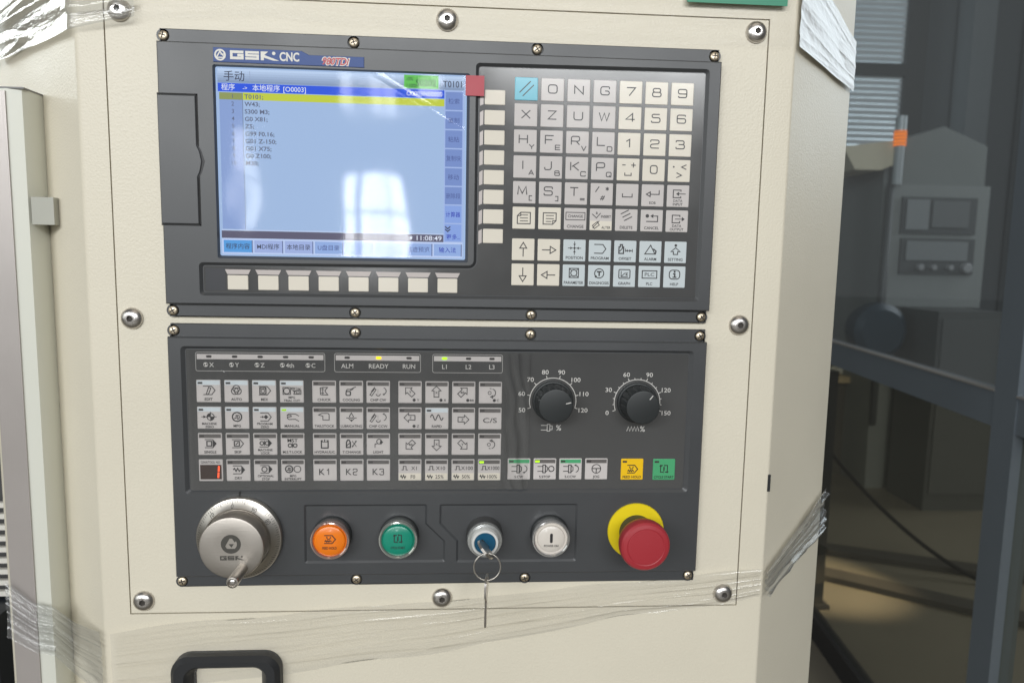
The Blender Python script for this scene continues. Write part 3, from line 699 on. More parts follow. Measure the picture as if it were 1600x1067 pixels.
# ------------------------------------------------------------------ operator panel
op = thing('operator_panel', 'lower charcoal operator panel with function keys and two override dials', 'operator panel', (0, 0, -.2157))
OH = [(-206.1, -10.7), (-69, -10.9), (67.6, -10.9), (204.2, -10.6), (-206.5, -211.2), (-69.4, -211.3), (67.2, -211.6), (204, -211.3)]
flange(op, -.2085, .2085, -.2157, -.0053, OH); screws(op, OH, -.0024)
def rc(x0, x1, z0, z1): return rect(x0*mm, x1*mm, z0*mm, z1*mm)
Min = rring(rc(-197.2, 195.5, -136.2, -24.2), .002, 4); Mout = rring(rc(-200, 198.6, -138.4, -22.2), .003, 4)
P1 = [(-108.8, -195), (1.2, -195), (1.2, -178.2), (-13.4, -163.6), (-13.4, -148), (-108.8, -148)]
P2 = [(11.4, -195.4), (107.9, -195.4), (107.9, -148.1), (-2.2, -148.1), (-2.2, -163.6), (11.4, -178.2)]
def prc(P): 
    p = [(x*mm, z*mm) for x, z in P]; return rring(offset(p, .0007), .0016, 3), rring(offset(p, -.0009), .0010, 3)
r1o, r1i = prc(P1); r2o, r2i = prc(P2)
body(op, rc(-209.5, 209.0, -206, -15.2), [(Mout, Min, -.0060, 1), (r1o, r1i, -.0068, 2), (r2o, r2i, -.0068, 2)], -.0038, YF)
put('membrane_overlay', sheet_mesh('membrane_overlay', offset(Min, -.0006), -.0060, -.0063), OVER, op)
LK = key_mesh('key', 18.2*mm, 17.4*mm)
STM = {}
def strip_mesh(x0, x1, z0, z1):
    b = MB(); b.box(x0*mm, x1*mm, -.00008, 0, z0*mm, z1*mm); return b.make('strip')
ST = strip_mesh(-8.3, 8.3, 4.9, 7.9); LEDM = strip_mesh(-7.9, -4.4, 5.6, 7.1); STF = strip_mesh(-8.6, 8.6, 4.9, 8.25)
LEDG = emis('led_green', (0.45, 1.0, 0.02), 1.6); LEDA = emis('led_amber', (1.0, 0.62, 0.0), 2.2); LEDGD = emis('led_green_dim', (0.4, 0.75, 0.03), 1.0)
def lkey(x, z, m, strip, fn, led=None):
    kk = key(op, LK, m, x, z)
    if strip is not None: put('strip', STF if strip is STRIPP else ST, strip, kk, (x*mm, KY-KT, z*mm))
    if led != 'none': put('led_window', LEDM, led or LEDOFF, kk, (x*mm, KY-KT-.0001, z*mm))
    ik = Ink(); fn(ik); legend(kk, x, z, ik, dy=.00012); return kk
def cap(k, t, z=-6.3, h=2.0, mw=16.4): k.text(t, 0, z*mm, h*mm, maxw=mw*mm)
def cap2(k, a, b2): k.text(a, 0, -4.6*mm, 1.75*mm, maxw=15*mm); k.text(b2, 0, -7.1*mm, 1.75*mm, maxw=15*mm)
lw = .62*mm
def i_edit(k): tagsym(k, -4, 2.4, 5, .6, 3.3, lw); k.line(S((-1.6, -2), (.2, 3), (1.8, 2.4), (0, -2.4), (-1.6, -2.6)), lw, True); cap(k, 'EDIT')
def i_auto(k):
    for a in (90, 210, 330): k.circle(1.3*mm*math.cos(math.radians(a)), (.8+1.3*math.sin(math.radians(a)))*mm, 2.6*mm, lw)
    cap(k, 'AUTO')
def i_mdi(k): tagsym(k, -4, 2.4, 5, .6, 3.3, lw); k.box(-3.2*mm, 1.4*mm, -1.8*mm, 3*mm, lw*1.3); k.circle(-.9*mm, .3*mm, 1.3*mm, lw*.8); k.line(S((-3, 1.9), (1.2, 1.9)), lw*.7); cap(k, 'MDI')
def i_trial(k): k.box(-6.6*mm, -1*mm, -2.2*mm, 3.2*mm, lw); k.circle(-3.8*mm, .5*mm, 2.3*mm, lw); k.line(S((0, 3), (2, 3), (2, 1.6), (0, 1.6)), lw, True); k.text('Trial', 4.7*mm, 2.4*mm, 1.7*mm, maxw=4*mm); k.poly(S((.4, .8), (3, .8), (2, -.6))); k.line(S((1.4, -2), (7, -2), (7, 1), (3.2, 1), (1.4, -2)), lw); k.box(3.6*mm, 5.8*mm, -1.4*mm, .2*mm, lw*.7); cap2(k, 'MPG', 'TRIAL CUT')
def i_mzero(k):
    k.circle(1*mm, .8*mm, 2.7*mm, lw)
    for q in (90, 270): k.poly([(1*mm, .8*mm)]+[((1+2.7*math.cos(math.radians(q+t*15)))*mm, (.8+2.7*math.sin(math.radians(q+t*15)))*mm) for t in range(7)])
    k.line(S((-6, .8), (5.6, .8)), lw*.8); k.line(S((1, 4.6), (1, -2.6)), lw*.8); k.poly(S((-2.2, .8), (-4.4, 1.9), (-4.4, -.3))); cap2(k, 'MACHINE', 'ZERO')
def i_mpg(k, cx=0, cz=.8, r=3.5): k.circle(cx*mm, cz*mm, r*mm, lw*1.5); k.line(S((cx-r*.6, cz-.3*r), (cx-r*.2, cz-.3*r), (cx-r*.2, cz+.35*r), (cx+.5*r, cz+.35*r)), lw); k.line(S((cx+.15*r, cz+.35*r), (cx+.15*r, cz-.5*r)), lw); k.arc(cx*mm, cz*mm, r*.55*mm, -90, 20, lw*.8)
def i_mpgk(k): i_mpg(k); cap(k, 'MPG')
def i_pzero(k): tagsym(k, -3.4, 2.6, 5, .8, 3.2, lw); k.poly(S((-.8, .8), (1, 2.6), (2.8, .8), (1, -1))); k.arrow(-.4*mm, .8*mm, 0, 3*mm, 1*mm, 1.6*mm, lw*.8); cap2(k, 'PROGRAM', 'ZERO')
def i_manual(k): k.line(S((5.2, 1.6), (2.6, 3.2), (-2.4, 3.4), (-3.8, 2.4), (-1, 2.2), (-.6, 1.2), (-3.6, .8), (-3.6, -.2), (-2.2, -1.2), (2.4, -.9), (5.2, -2.6)), lw); k.line(S((-3.2, 2.6), (-3.9, 1.4)), lw); cap(k, 'MANUAL')
def i_single(k): tagsym(k, -4, 2, 4.6, .4, 3.2, lw, True); k.box(-2.4*mm, 1.2*mm, -1.4*mm, 2.2*mm, lw*1.4); cap(k, 'SINGLE')
def i_skip(k): tagsym(k, -4.4, 1.8, 4.4, .4, 3.2, lw); k.box(-2.6*mm, 1.2*mm, -1.5*mm, 2.3*mm, lw*1.2); k.line(S((-1.6, -.7), (.4, 1.6)), lw); cap(k, 'SKIP')
def twoc(k, z=.4, c=-.6): k.circle((c-2)*mm, z*mm, 1.4*mm, lw*1.2); k.circle((c+2)*mm, z*mm, 1.4*mm, lw*1.2); k.line(S((c, z+2), (c, z-2)), lw)
def i_mlock(k): tagsym(k, -4.4, 2.2, 4.8, .8, 3, lw, True); twoc(k, .8); cap2(k, 'MACHINE', 'LOCK')
def i_mst(k): k.text('MST', 0, 3.0*mm, 2.7*mm, width=7.8*mm); k.text('MST', .15*mm, 3.0*mm, 2.7*mm, width=7.8*mm); twoc(k, -1.0, 0); cap(k, 'M.S.T.LOCK')
def i_dry(k): tagsym(k, -4.2, 2.2, 4.8, .4, 3.2, lw, True); k.line(S((-4, .4), (-3, 1.6), (-1.8, -.8), (-.6, 1.6), (.6, -.8), (1.6, .6)), lw*1.2); cap(k, 'DRY')
def i_opt(k): tagsym(k, -4.2, 2.2, 4.8, .8, 3, lw, True); k.circle(-1*mm, .8*mm, 2*mm, lw*1.2); cap2(k, 'OPTIONAL', 'STOP')
def i_mint(k): i_mpg(k, -3, .9, 2.8); k.circle(3.4*mm, .9*mm, 2.6*mm, lw); cap2(k, 'MPG', 'INTERRUPT')
def i_chuck(k): k.line(S((-1, 3.4), (-1, -2.4), (-2.8, -2.2), (-3, 3.0)), lw, True); k.line(S((-1, 3.4), (2.6, 3.4), (.8, 1.2), (.8, .2), (2.8, -2.4), (-1, -2.4)), lw); k.line(S((-3, 1.8), (0, 1.8)), lw*.7); k.line(S((-3, -1), (0, -1)), lw*.7); cap(k, 'CHUCK')
def i_cool(k): k.line(rring(S((-4, -2.8), (-.6, -2.8), (-.6, .4), (-4, .4)), .9*mm, 3), lw*1.4, True); k.line(S((-4.2, .2), (-3, 2), (-.6, 2), (3.6, 4)), lw); k.line(S((-.8, 1.2), (1.2, 2), (1.8, 3.6)), lw); cap(k, 'COOLING')
def i_chip(k, cw):
    k.line(S((-6.4, -2.2), (-2.8, 2.8), (-1.6, 1.9), (-5, -3)), lw, True); k.line(S((-5.4, .2), (-2.6, 4)), lw*.8); k.line(S((-4.2, 1.6), (-3.2, 1)), lw*.8)
    for q in range(4): k.disc((-.2)*mm, (2-q*1.1)*mm, .28*mm, 6)
    k.arc(0, -1.4*mm, 1.6*mm, 180, 360, lw); k.arc(3.6*mm, .8*mm, 2.6*mm, -75, 75, lw)
    z = -1.9 if cw else 3.5; s = 1 if cw else -1
    k.poly(S((3.2, z), (4.8, z-.9*s), (4.9, z+1.0*s))); cap(k, 'CHIP CW' if cw else 'CHIP CCW')
def i_tail(k): k.line(S((-4.6, 2.6), (-2, 3.8), (2.8, 3.8), (3.6, 3), (3.6, -1.4), (-1.2, -1.4), (-1.2, 1.6)), lw, True); k.line(S((-4.6, 2.6), (-1.2, 1.6)), lw); cap(k, 'TAILSTOCK')
def i_lub(k): k.line(S((0, 4.2), (1.6, 1.4), (1, .2), (-1, .2), (-1.6, 1.4)), lw, True); k.line(S((-4, .2), (-2.4, .2), (0, -2.4), (2.4, .2), (4, .2)), lw); k.line(S((0, -2.4), (0, -1)), lw); cap(k, 'LUBRICATING')
def i_hyd(k): k.line(S((-1.4, 2.8), (-2.6, 2.8), (-2.6, -3), (2.6, -3), (2.6, 2.8), (1.4, 2.8)), lw*1.5); k.line(S((-2.4, 1.8), (2.4, 1.8)), lw*.8); k.line(S((0, 4), (0, 2)), lw*1.4); cap(k, 'HYDRAULIC')
def i_tch(k): k.line(S((-4, -2.6), (-4, 1.6), (-3, 3.4), (-2, 3.4), (-1, 1.6), (-1, -2.6)), lw*1.6, True); k.line(S((-3.6, -1), (-1.4, 1)), lw); k.line(S((.4, -2), (3.8, 2.6)), lw); k.line(S((.4, 2.6), (3.8, -2)), lw*.8); k.poly(S((3.9, 3), (2.4, 2.4), (3.6, 1.4))); k.poly(S((.2, -2.6), (1.8, -1.6), (.4, -1))); cap(k, 'T.CHANGE')
def i_light(k): k.circle(.6*mm, 2.2*mm, 1.9*mm, lw); k.poly(S((1.6, 3.4), (3.8, 1.8), (2, -.4), (1.2, 1))); k.line(S((-.4, .6), (-2.6, .2), (-2.6, -2.8)), lw); cap(k, 'LIGHT')
def i_K(n): return lambda k: k.text('K', -2.4*mm, -1.4*mm, 5.0*mm).stroke(str(n), 2.6*mm, -1.4*mm, 3.0*mm, 4.8*mm, .68*mm)
def i_blk(a, ch, hm=None):
    def f(k):
        cz = 0.6 if hm else -.8
        k.block((-.4 if hm else 0), 0, a, 8.6*mm, lw) if False else k.block(-.4*mm if hm else 0, cz*mm, a, 8.6*mm, lw)
        u = Vector((math.cos(math.radians(a)), math.sin(math.radians(a))))
        k.text(ch, (-.4 if hm else 0)*mm-u.x*.8*mm, cz*mm-u.y*.8*mm, 1.9*mm, maxw=3.4*mm)
        if hm:
            k.circle(3.2*mm, -6.2*mm, .9*mm, lw); k.disc(3.2*mm, -6.2*mm, .6*mm, 8); k.text(hm, 6.3*mm, -6.2*mm, 1.9*mm, maxw=3.6*mm)
    return f
def i_rot(ch, cw, hm=None):
    def f(k):
        k.arc(.8*mm, -.2*mm, 3.3*mm, -75, 75, lw); z = -3.4 if cw else 3.0; s = 1 if cw else -1
        k.line(S((.2, z), (1.8, z-.9*s), (1.9, z+1.0*s)), lw, True); k.circle(-.6*mm, -.2*mm, 1.3*mm, lw*.7, 8)
        if hm: k.circle(3.2*mm, -6.2*mm, .9*mm, lw); k.disc(3.2*mm, -6.2*mm, .6*mm, 8); k.text(hm, 6.0*mm, -6.2*mm, 1.9*mm)
        k.line(S((.8, 3.1), (-.6, 3.4)), lw) if cw else k.line(S((.8, -3.5), (-.6, -3.2)), lw)
    return f
def i_rapid(k): k.line([((-5+10*t/24)*mm, (.9+2.2*math.sin(t/24*4*PI))*mm) for t in range(25)], lw*1.2); cap(k, 'RAPID')
def i_cs(k): k.text('C/S', 0, -1.4*mm, 3.8*mm, width=11*mm)
def i_step(a, bb):
    def f(k):
        k.line(S((-6.6, .2), (-5.2, .2), (-5.2, 3), (-3.0, 3), (-3.0, .2), (-1.6, .2), (-1.6, 3) if False else (-1.6, .2)), lw); k.text(a, 3.2*mm, 1.5*mm, 3.0*mm, maxw=9.8*mm)
        k.line(S((-7.4, -5.6), (-6.8, -4.4), (-6.0, -6.6), (-5, -4.2), (-4, -6.6), (-3.2, -4.8)), lw*1.3); k.text(bb, 2.4*mm, -5.5*mm, 2.8*mm, maxw=9.4*mm)
    return f
def spindle(k, z=.2, dx=0):
    k.line(S((-6+dx, z+2), (-1.6+dx, z+2)), lw); k.line(S((-6+dx, z-2), (-1.6+dx, z-2)), lw); k.box((-1.6+dx)*mm, (.4+dx)*mm, (z-3.2)*mm, (z+3.2)*mm, lw*1.2); k.line(S((.4+dx, z+2.6), (2+dx, z+1.4), (2+dx, z-1.4), (.4+dx, z-2.6)), lw)
def i_scw(cw):
    def f(k):
        spindle(k); k.arc(3.6*mm, .2*mm, 2.9*mm, -75, 75, lw); z = -2.8 if cw else 3.2; s = 1 if cw else -1
        k.poly(S((2.8, z), (4.6, z-.9*s), (4.7, z+1.0*s))); cap(k, 'S.CW' if cw else 'S.CCW')
    return f
def i_sstop(k): spindle(k); k.circle(5.2*mm, .2*mm, 2.2*mm, lw*1.2); cap(k, 'S.STOP')
def i_jog(k): k.circle(0, .2*mm, 3.6*mm, lw); k.line(S((-3.4, .4), (3.4, .4)), lw*1.2); k.line(S((0, .4), (0, -3.3)), lw*1.2); cap(k, 'JOG')
def i_fh(k, cz=.2, cp=True):
    tagsym(k, -4, 2, 4.6, cz, 3.2, lw*1.2); k.arc(-.6*mm, (cz+1.6)*mm, 1.4*mm, 150, 390, lw); k.line(S((-3.6, cz-1.8), (-2.8, cz-.8), (-2, cz-2), (-1.2, cz-.8), (-.4, cz-2), (.4, cz-.8), (1.6, cz-2)), lw*1.2)
    if cp: cap(k, 'FEED HOLD')
def i_cstart(k, cz=.2, cp=True):
    k.line(S((-.8, cz+3.2), (-2.8, cz+3.2), (-2.8, cz-2.4), (-.8, cz-2.4)), lw*1.1); k.line(S((.8, cz+3.2), (2.8, cz+3.2), (2.8, cz-2.4), (.8, cz-2.4)), lw*1.1); k.line(S((0, cz+2), (0, cz-1.4)), lw*1.6)
    k.poly(S((-2.8, cz+4), (-4, cz+2.4), (-1.6, cz+2.4))); k.poly(S((2.8, cz-3.4), (1.6, cz-1.8), (4, cz-1.8))); k.poly(S((1.4, cz+3.2), (.2, cz+4.2), (.2, cz+2.2))) ; k.poly(S((-1.4, cz-2.4), (-.2, cz-3.4), (-.2, cz-1.4)))
    if cp: cap(k, 'CYCLE START')
AX = [-180.4+20.95*i for i in range(4)]; BX = [-92.8, -72.0, -51.2]; CXs = [-26.5, -5.5, 15.5, 36.5]; LZ = [-57.0, -77.9, -98.7, -119.6]
PA = [[i_edit, i_auto, i_mdi, i_trial], [i_mzero, i_mpgk, i_pzero, i_manual], [i_single, i_skip, i_mlock, i_mst], [None, i_dry, i_opt, i_mint]]
PB = [[i_chuck, i_cool, lambda k: i_chip(k, True)], [i_tail, i_lub, lambda k: i_chip(k, False)], [i_hyd, i_tch, i_light], [i_K(1), i_K(2), i_K(3)]]
PC = [[i_blk(135, 'Y', 'Y'), i_blk(90, 'X', 'X'), i_blk(45, '4th', '4th'), i_rot('C', True, 'C')],
      [i_blk(180, 'Z', 'Z'), i_rapid, i_blk(0, 'Z'), i_cs],
      [i_blk(225, '4th'), i_blk(270, 'X'), i_blk(315, 'Y'), i_rot('C', False)],
      [i_step('X1', 'F0'), i_step('X10', '25%'), i_step('X100', '50%'), i_step('X1000', '100%')]]
for r in range(4):
    for c in range(4):
        if PA[r][c]: lkey(AX[c], LZ[r], KPINK, STRIPP if r < 2 else STRIPD, PA[r][c], LEDGD if (r, c) == (1, 3) else None)
    for c in range(3): lkey(BX[c], LZ[r], KPINK, STRIPD, PB[r][c])
    for c in range(4):
        kk = lkey(CXs[c], LZ[r], KPINK, STRIPP if (r, c) == (1, 1) else STRIPD, PC[r][c], LEDG if (r, c) == (3, 3) else None)
        if r == 3:
            put('half_print', strip_mesh(-8.7, 8.7, -8.3, -2.6), KCREAM, kk, (CXs[c]*mm, KY-KT+.00007, LZ[r]*mm))
for x, fn, st, led in ((60.3, i_scw(True), KGRN, None), (81.2, i_sstop, STRIPD, LEDG), (102.0, i_scw(False), KGRN, None), (123.0, i_jog, STRIPD, None)):
    lkey(x, -119.0, KPINK, st, fn, led)
lkey(152.3, -119.3, KYEL, None, i_fh); lkey(178.6, -119.5, KGRN, None, i_cstart)
# seven-segment tool number window
x, z = AX[0], LZ[3]; kk = key(op, LK, KPINK, x, z, 'tool_number_display')
put('display_window', strip_mesh(-8.1, 8.1, -7.2, 4.4), mat('display_window', (0.055, 0.035, 0.03), 0.15), kk, (x*mm, KY-KT, z*mm))
ik = Ink(); ik.text('GEAR/TOOL NO.', 0, 6.4*mm, 2.0*mm, width=15*mm); legend(kk, x, z, ik)
ik = Ink(); ik.line(S((6.2, 3.4), (5.9, -.9)), 1.3*mm); ik.line(S((5.8, -1.6), (5.5, -6.0)), 1.3*mm); ik.put('digit', emis('segment_red', (1.0, 0.10, 0.035), 1.9), kk, (x*mm, KY-KT-.0002, z*mm))
# indicator groups
def indicator(x0, x1, names, lit, sym):
    z0, z1 = -41.4, -27.0
    k = Ink(); k.line(rring(rc(x0, x1, z0, z1), .0014, 3), .42*mm, True); fr = k.put('indicator_frame', mat('legend_soft', (0.40, 0.385, 0.37), 0.35), op, (0, KY-.00004, 0))
    b = MB(); b.box((x0+1.0)*mm, (x1-1.0)*mm, KY-.00025, KY, -32.3*mm, -28.3*mm); bar = put('indicator_strip', b.make('indicator_strip'), KPINK, op)
    k = Ink()
    for i, (n, x) in enumerate(names):
        m = lit.get(i)
        b = MB(); rr = rring(rc(x-2.1, x+2.1, -31.1, -29.2), .0009, 3); a = b.ring(rr, KY-.0003); c = b.ring(offset(rr, -.0003), KY-.0007); b.bridge(a, c); b.cap(c)
        put('indicator_lamp', b.make('indicator_lamp'), m or LEDOFF, bar)
        if sym:
            k.disc((x-3.6)*mm, -36.6*mm, 1.6*mm, 14) if False else None
            for q in (0, 90, 180, 270):
                pts = [((x-2.6)*mm, -36.5*mm)]+[((x-2.6)*mm+1.7*mm*math.cos(math.radians(q+60+t*18)), -36.5*mm+1.7*mm*math.sin(math.radians(q+60+t*18))) for t in range(6)]
                if q in (0, 180): k.poly(pts)
            k.circle((x-2.6)*mm, -36.5*mm, 1.6*mm, .3*mm, 14)
            k.text(n, (x+.1)*mm, -36.6*mm, 3.3*mm, align='l', maxw=7*mm)
        else: k.text(n, x*mm, -36.7*mm, 3.4*mm)
    k.put('indicator_text', INKW, fr, (0, KY-.00006, 0))
indicator(-189.5, -92.1, [('X', -179.5), ('Y', -160.2), ('Z', -141), ('4th', -121.8), ('C', -102.4)], {}, True)
indicator(-84.7, -18.4, [('ALM', -75.0), ('READY', -50.8), ('RUN', -27.4)], {1: LEDA}, False)
indicator(-9.0, 45.7, [('L1', .2), ('L2', 19), ('L3', 37.4)], {0: LEDG}, False)
# dial scales printed on the overlay
def scale(cx, cz, a0, a1, nums, minor, sym):
    k = Ink(); k.arc(cx*mm, cz*mm, 18.6*mm, a0, a1, .55*mm, 40)
    n = len(nums)
    for i, t in enumerate(nums):
        a = math.radians(a0+(a1-a0)*i/(n-1)); u = Vector((math.cos(a), math.sin(a)))
        k.line([(cx*mm+u.x*18.6*mm, cz*mm+u.y*18.6*mm), (cx*mm+u.x*21.0*mm, cz*mm+u.y*21.0*mm)], .55*mm)
        rr = 24.3+(1.4*abs(u.x))
        k.text(t, cx*mm+u.x*rr*mm, cz*mm+u.y*(rr-.6)*mm, 3.4*mm, xs=1.15)
        if i < n-1 and minor:
            for j in range(1, minor+1):
                a_ = math.radians(a0+(a1-a0)*(i+j/(minor+1))/(n-1)); u = Vector((math.cos(a_), math.sin(a_))); k.line([(cx*mm+u.x*18.6*mm, cz*mm+u.y*18.6*mm), (cx*mm+u.x*20*mm, cz*mm+u.y*20*mm)], .5*mm)
    z = cz-21.6
    if sym == 's':
        o = cx-3.4
        for s in (1.9, -1.9): k.line(S((o-5.6, z+s), (o-.6, z+s)), .42*mm)
        k.box((o-.6)*mm, (o+1.6)*mm, (z-2.7)*mm, (z+2.7)*mm, .45*mm); k.line(S((o+1.6, z+1.6), (o+3.4, z+1.6), (o+3.4, z-1.6), (o+1.6, z-1.6)), .42*mm)
    else:
        o = cx-7.6; k.line(S(*[(o+j*1.25, z+(1.9 if j % 2 else -1.9)) for j in range(9)]), .42*mm)
    k.text('%', (cx+5.2)*mm, z*mm, 4.4*mm); k.put('dial_scale', INKW, op, (0, KY-.00005, 0))
scale(86.3, -63.6, 197, -17, ['50', '60', '70', '80', '90', '100', '110', '120'], 0, 's')
scale(154.4, -64.4, 200, -20, ['0', '30', '60', '90', '120', '150'], 2, 'f')

def memb_film(u, v):
    x = (-195.5+263.0*u); z = (-135.2+110.0*v)
    d = .00005*nz(u*6, v*3, 2.2)
    g = max(0.0, 1-abs(x-56)/17.0); g = g*g*(3-2*g)
    ph = x*.62+2.2*nz(x*.03, z*.035, 7.7)*2.0+z*.10
    d -= g*(.00062*math.sin(ph)+.0010*nz(x*.08, z*.05, 3.3)+.0008)
    g2 = max(0.0, 1-abs(x+170)/20.0)*max(0.0, 1-abs(z+44)/18.0)
    d -= g2*(.00022*math.sin(math.hypot(x+170, z+44)*.9)+.0002)
    return (x*mm, KY-.0012+d, z*mm)
film_sheet('keypad_film', film('clear_keypad_film', 0.0, 0.06, tint=(.97, .97, .965), white=0.02, fres=1.42), 0, 1, 0, 1, 260, 110, memb_film, 'clear rippled film over the lower function keys', 'protective film', (-.064, KY-.001, -.1352))
# ------------------------------------------------------------------ devices on the operator panel
def dial(cx, cz, ang, label):
    t = thing('override_dial', label, 'dial knob', (cx*mm, -.0063, cz*mm), 'override dials on the operator panel')
    P = (cx*mm, 0, cz*mm)
    b = MB(); b.lathe([(r*mm, (y-6.3)*mm) for r, y in [(16.4, 0), (16.4, -1.2), (15.8, -2.0), (15.0, -2.2)]], 40, cap1=True); put('skirt', b.make('skirt', angle=35), KNOBBK, t, P)
    b = MB()
    def flute(k, i, n): return 1.0 - (0.045 if (i % 6) in (0,) else 0.0)*(1 if 0 < k < 3 else 0)
    b.lathe([(r*mm, (y-6.3)*mm) for r, y in [(14.9, -2.2), (14.7, -3.0), (13.6, -18.6), (12.9, -20.0), (12.2, -20.2)]], 96, mod=flute); put('knob', b.make('knob', angle=25), KNOBBK, t, P)
    b = MB(); a = math.radians(ang); u = Vector((math.cos(a), math.sin(a))); n = Vector((-u.y, u.x))
    pts = [tuple(u*r*mm+n*s*.35*mm) for r, s in ((8.0, -1), (12.0, -1), (12.0, 1), (8.0, 1))]
    r0 = b.ring(pts, -26.45*mm); r1 = b.ring(pts, -26.62*mm); b.bridge(r0, r1); b.cap(r1); put('pointer_line', b.make('pointer_line'), INKW, t, P)
dial(86.3, -63.6, 14, 'black fluted dial above the spindle symbol, nearer the keys')
dial(154.4, -64.4, 52, 'black fluted dial above the zigzag feed symbol, nearer the right edge')

# handwheel
hx, hz = -158.6, -172.6
t = thing('handwheel', 'steel pulse handwheel with engraved scale ring and small crank on the operator panel', 'handwheel', (hx*mm, YF, hz*mm)); P = (hx*mm, 0, hz*mm)
def Y(y): return YF+y*mm
b = MB(); b.lathe([(r*mm, Y(y)) for r, y in [(32.6, 0), (32.9, -.8), (32.9, -4.4), (32.3, -5.2), (31.8, -5.3), (25.8, -9.6), (25.0, -9.4), (24.6, -6)]], 96); ring = put('scale_ring', b.make('scale_ring', angle=25), CHROME, t, P)
k = MB()
def conept(r): return Y(-5.3-4.3*(31.8-r)/6.0)-.00008
for i in range(100):
    a = 2*PI*i/100+.12; L = 31.4; s = 29.9 if i % 5 else 28.9
    u = Vector((math.cos(a), math.sin(a))); n = Vector((-u.y, u.x))*.15*mm
    base = len(k.v)
    for r in (L, s):
        for q in (-1, 1): k.v.append((u.x*r*mm+n.x*q, conept(r), u.y*r*mm+n.y*q))
    k.f.append((base, base+1, base+3, base+2))
put('scale_marks', k.make('scale_marks', fixn=False), mat('engraving', (0.05, 0.045, 0.04), 0.7), ring, P)
for i, d in enumerate((0, 90, 80, 10)):
    a = math.radians((97, 62, 33, 132)[i]); u = Vector((math.cos(a), math.sin(a)))
    v, f = glyphs(str(d)); kk = 3.0*mm/.69; x0 = sum(p[0] for p in v)/len(v); mb = MB(); tdir = Vector((u.y, -u.x))
    for p in v:
        r = 27.5*mm + (p[1]-.34)*kk; w = tdir*((p[0]-x0)*kk); q = u*r+w; mb.v.append((q.x, conept(r/mm)-.00004, q.y))
    mb.f = list(f); put('scale_number', mb.make('scale_number', fixn=False), MATS['engraving'], ring, P)
b = MB(); b.lathe([(r*mm, Y(y)) for r, y in [(23.2, -6), (23.2, -9), (24.0, -10.2), (24.2, -12), (24.2, -22.6), (23.7, -23.7), (22.6, -24.2), (12, -24.35), (.5, -24.4)]], 72); kn = put('knob', b.make('knob', angle=30), KNOBST, t, P)
ik = Ink()
def emb2(k, cx, cz, r):
    # dark disc with the light triangle mark left open
    n = 40
    k.circle(cx, cz, r*.80, r*.40, n)
    k.line([(cx-r*.72, cz-r*.55), (cx+r*.75, cz-r*.55)], r*.14); k.line([(cx+r*.2, cz+r*.26), (cx+r*.98, cz+r*.26)], r*.18) if False else None
    k.poly([(cx-r*.22, cz+r*.02), (cx+r*.30, cz+r*.02), (cx+r*.04, cz-r*.36)])
    k.poly([(cx-r*.62, cz-r*.30), (cx-r*.62, cz+r*.5), (cx-r*.10, cz+r*.62)]); k.poly([(cx+r*.10, cz+r*.62), (cx+r*.62, cz+r*.5), (cx+r*.40, cz+r*.18)])
emb2(ik, 0, 3.4*mm, 7.4*mm); gsk_word(ik, -8.4*mm, -9.2*mm, 17.5*mm, 3.4*mm)
ENG = mat('laser_engraving', (0.06, 0.056, 0.048), 0.6)
ik.put('knob_emblem', ENG, kn, (hx*mm, Y(-24.48), hz*mm))
cxk, czk = 7.8, -16.0
b = MB(); b.lathe([(r*mm, Y(y)) for r, y in [(4.0, -24.2), (4.1, -25), (4.2, -32), (4.4, -44), (4.5, -47.4), (4.1, -48.4), (3.2, -48.6), (3.0, -47.4), (.4, -47.3)]], 24, cxk*mm, czk*mm)
ck = put('crank_grip', b.make('crank_grip', angle=30), CHROME, t, P)
s2 = put('grip_screw', SM, STEEL, ck, ((hx+cxk)*mm, Y(-46.6), (hz+czk)*mm)); s2.scale = (.75, .75, .75)
b = MB(); b.box(-.5*mm, .5*mm, Y(-.6), Y(0), 32.9*mm, 36.2*mm); put('index_mark', b.make('index_mark'), mat('index_black', (.008, .008, .008), .6), t, P)

# illuminated push buttons
def pushbutton(cx, label, capm, ringm, sym, ringcol, cap_r=12.0):
    t = thing('push_button', label, 'push button', (cx*mm, YF+.0012, -.1726), 'round push buttons'); P = (cx*mm, 0, -.1726)
    b = MB(); b.lathe([(r*mm, Y(y)) for r, y in [(15.6, 1.2), (15.6, -1.6), (15.0, -2.2), (14.6, -2.2)]], 40); put('base_collar', b.make('base_collar', angle=30), KNOBBK, t, P)
    b = MB(); b.lathe([(r*mm, Y(y)) for r, y in [(14.4, -2), (14.6, -4), (15.3, -8.6), (15.4, -10.6), (14.9, -11.6), (14.0, -11.8), (13.2, -11.2), (12.9, -9.4)]], 48, cap0=False, cap1=False); put('guard_ring', b.make('guard_ring', angle=35), ringm, t, P)
    b = MB(); b.lathe([(r*mm, Y(y)) for r, y in [(12.9, -4), (12.9, -9.4), (cap_r+.2, -9.5), (cap_r, -10.2), (cap_r-.3, -11.2), (cap_r-1.2, -11.8), (4, -12.1), (.4, -12.15)]], 40, cap0=False); c = put('cap', b.make('cap', angle=35), capm, t, P)
    ik = Ink(); sym(ik); ik.put('cap_legend', INK, c, (cx*mm, Y(-12.25), -.1726)); return t
def s_fh(k): i_fh(k, 1.6, False); k.text('FEED HOLD', 0, -5.4*mm, 2.0*mm, maxw=11*mm)
def s_cs(k): i_cstart(k, 1.4, False); k.text('CYCLE START', 0, -5.6*mm, 1.9*mm, maxw=11*mm)
def s_po(k):
    k.poly(rring(S((-1.1, -2.8), (1.1, -2.8), (1.1, 5.0), (-1.1, 5.0)), 1.05*mm, 5)); k.text('POWER ON', 0, -5.2*mm, 1.7*mm, maxw=11.5*mm)
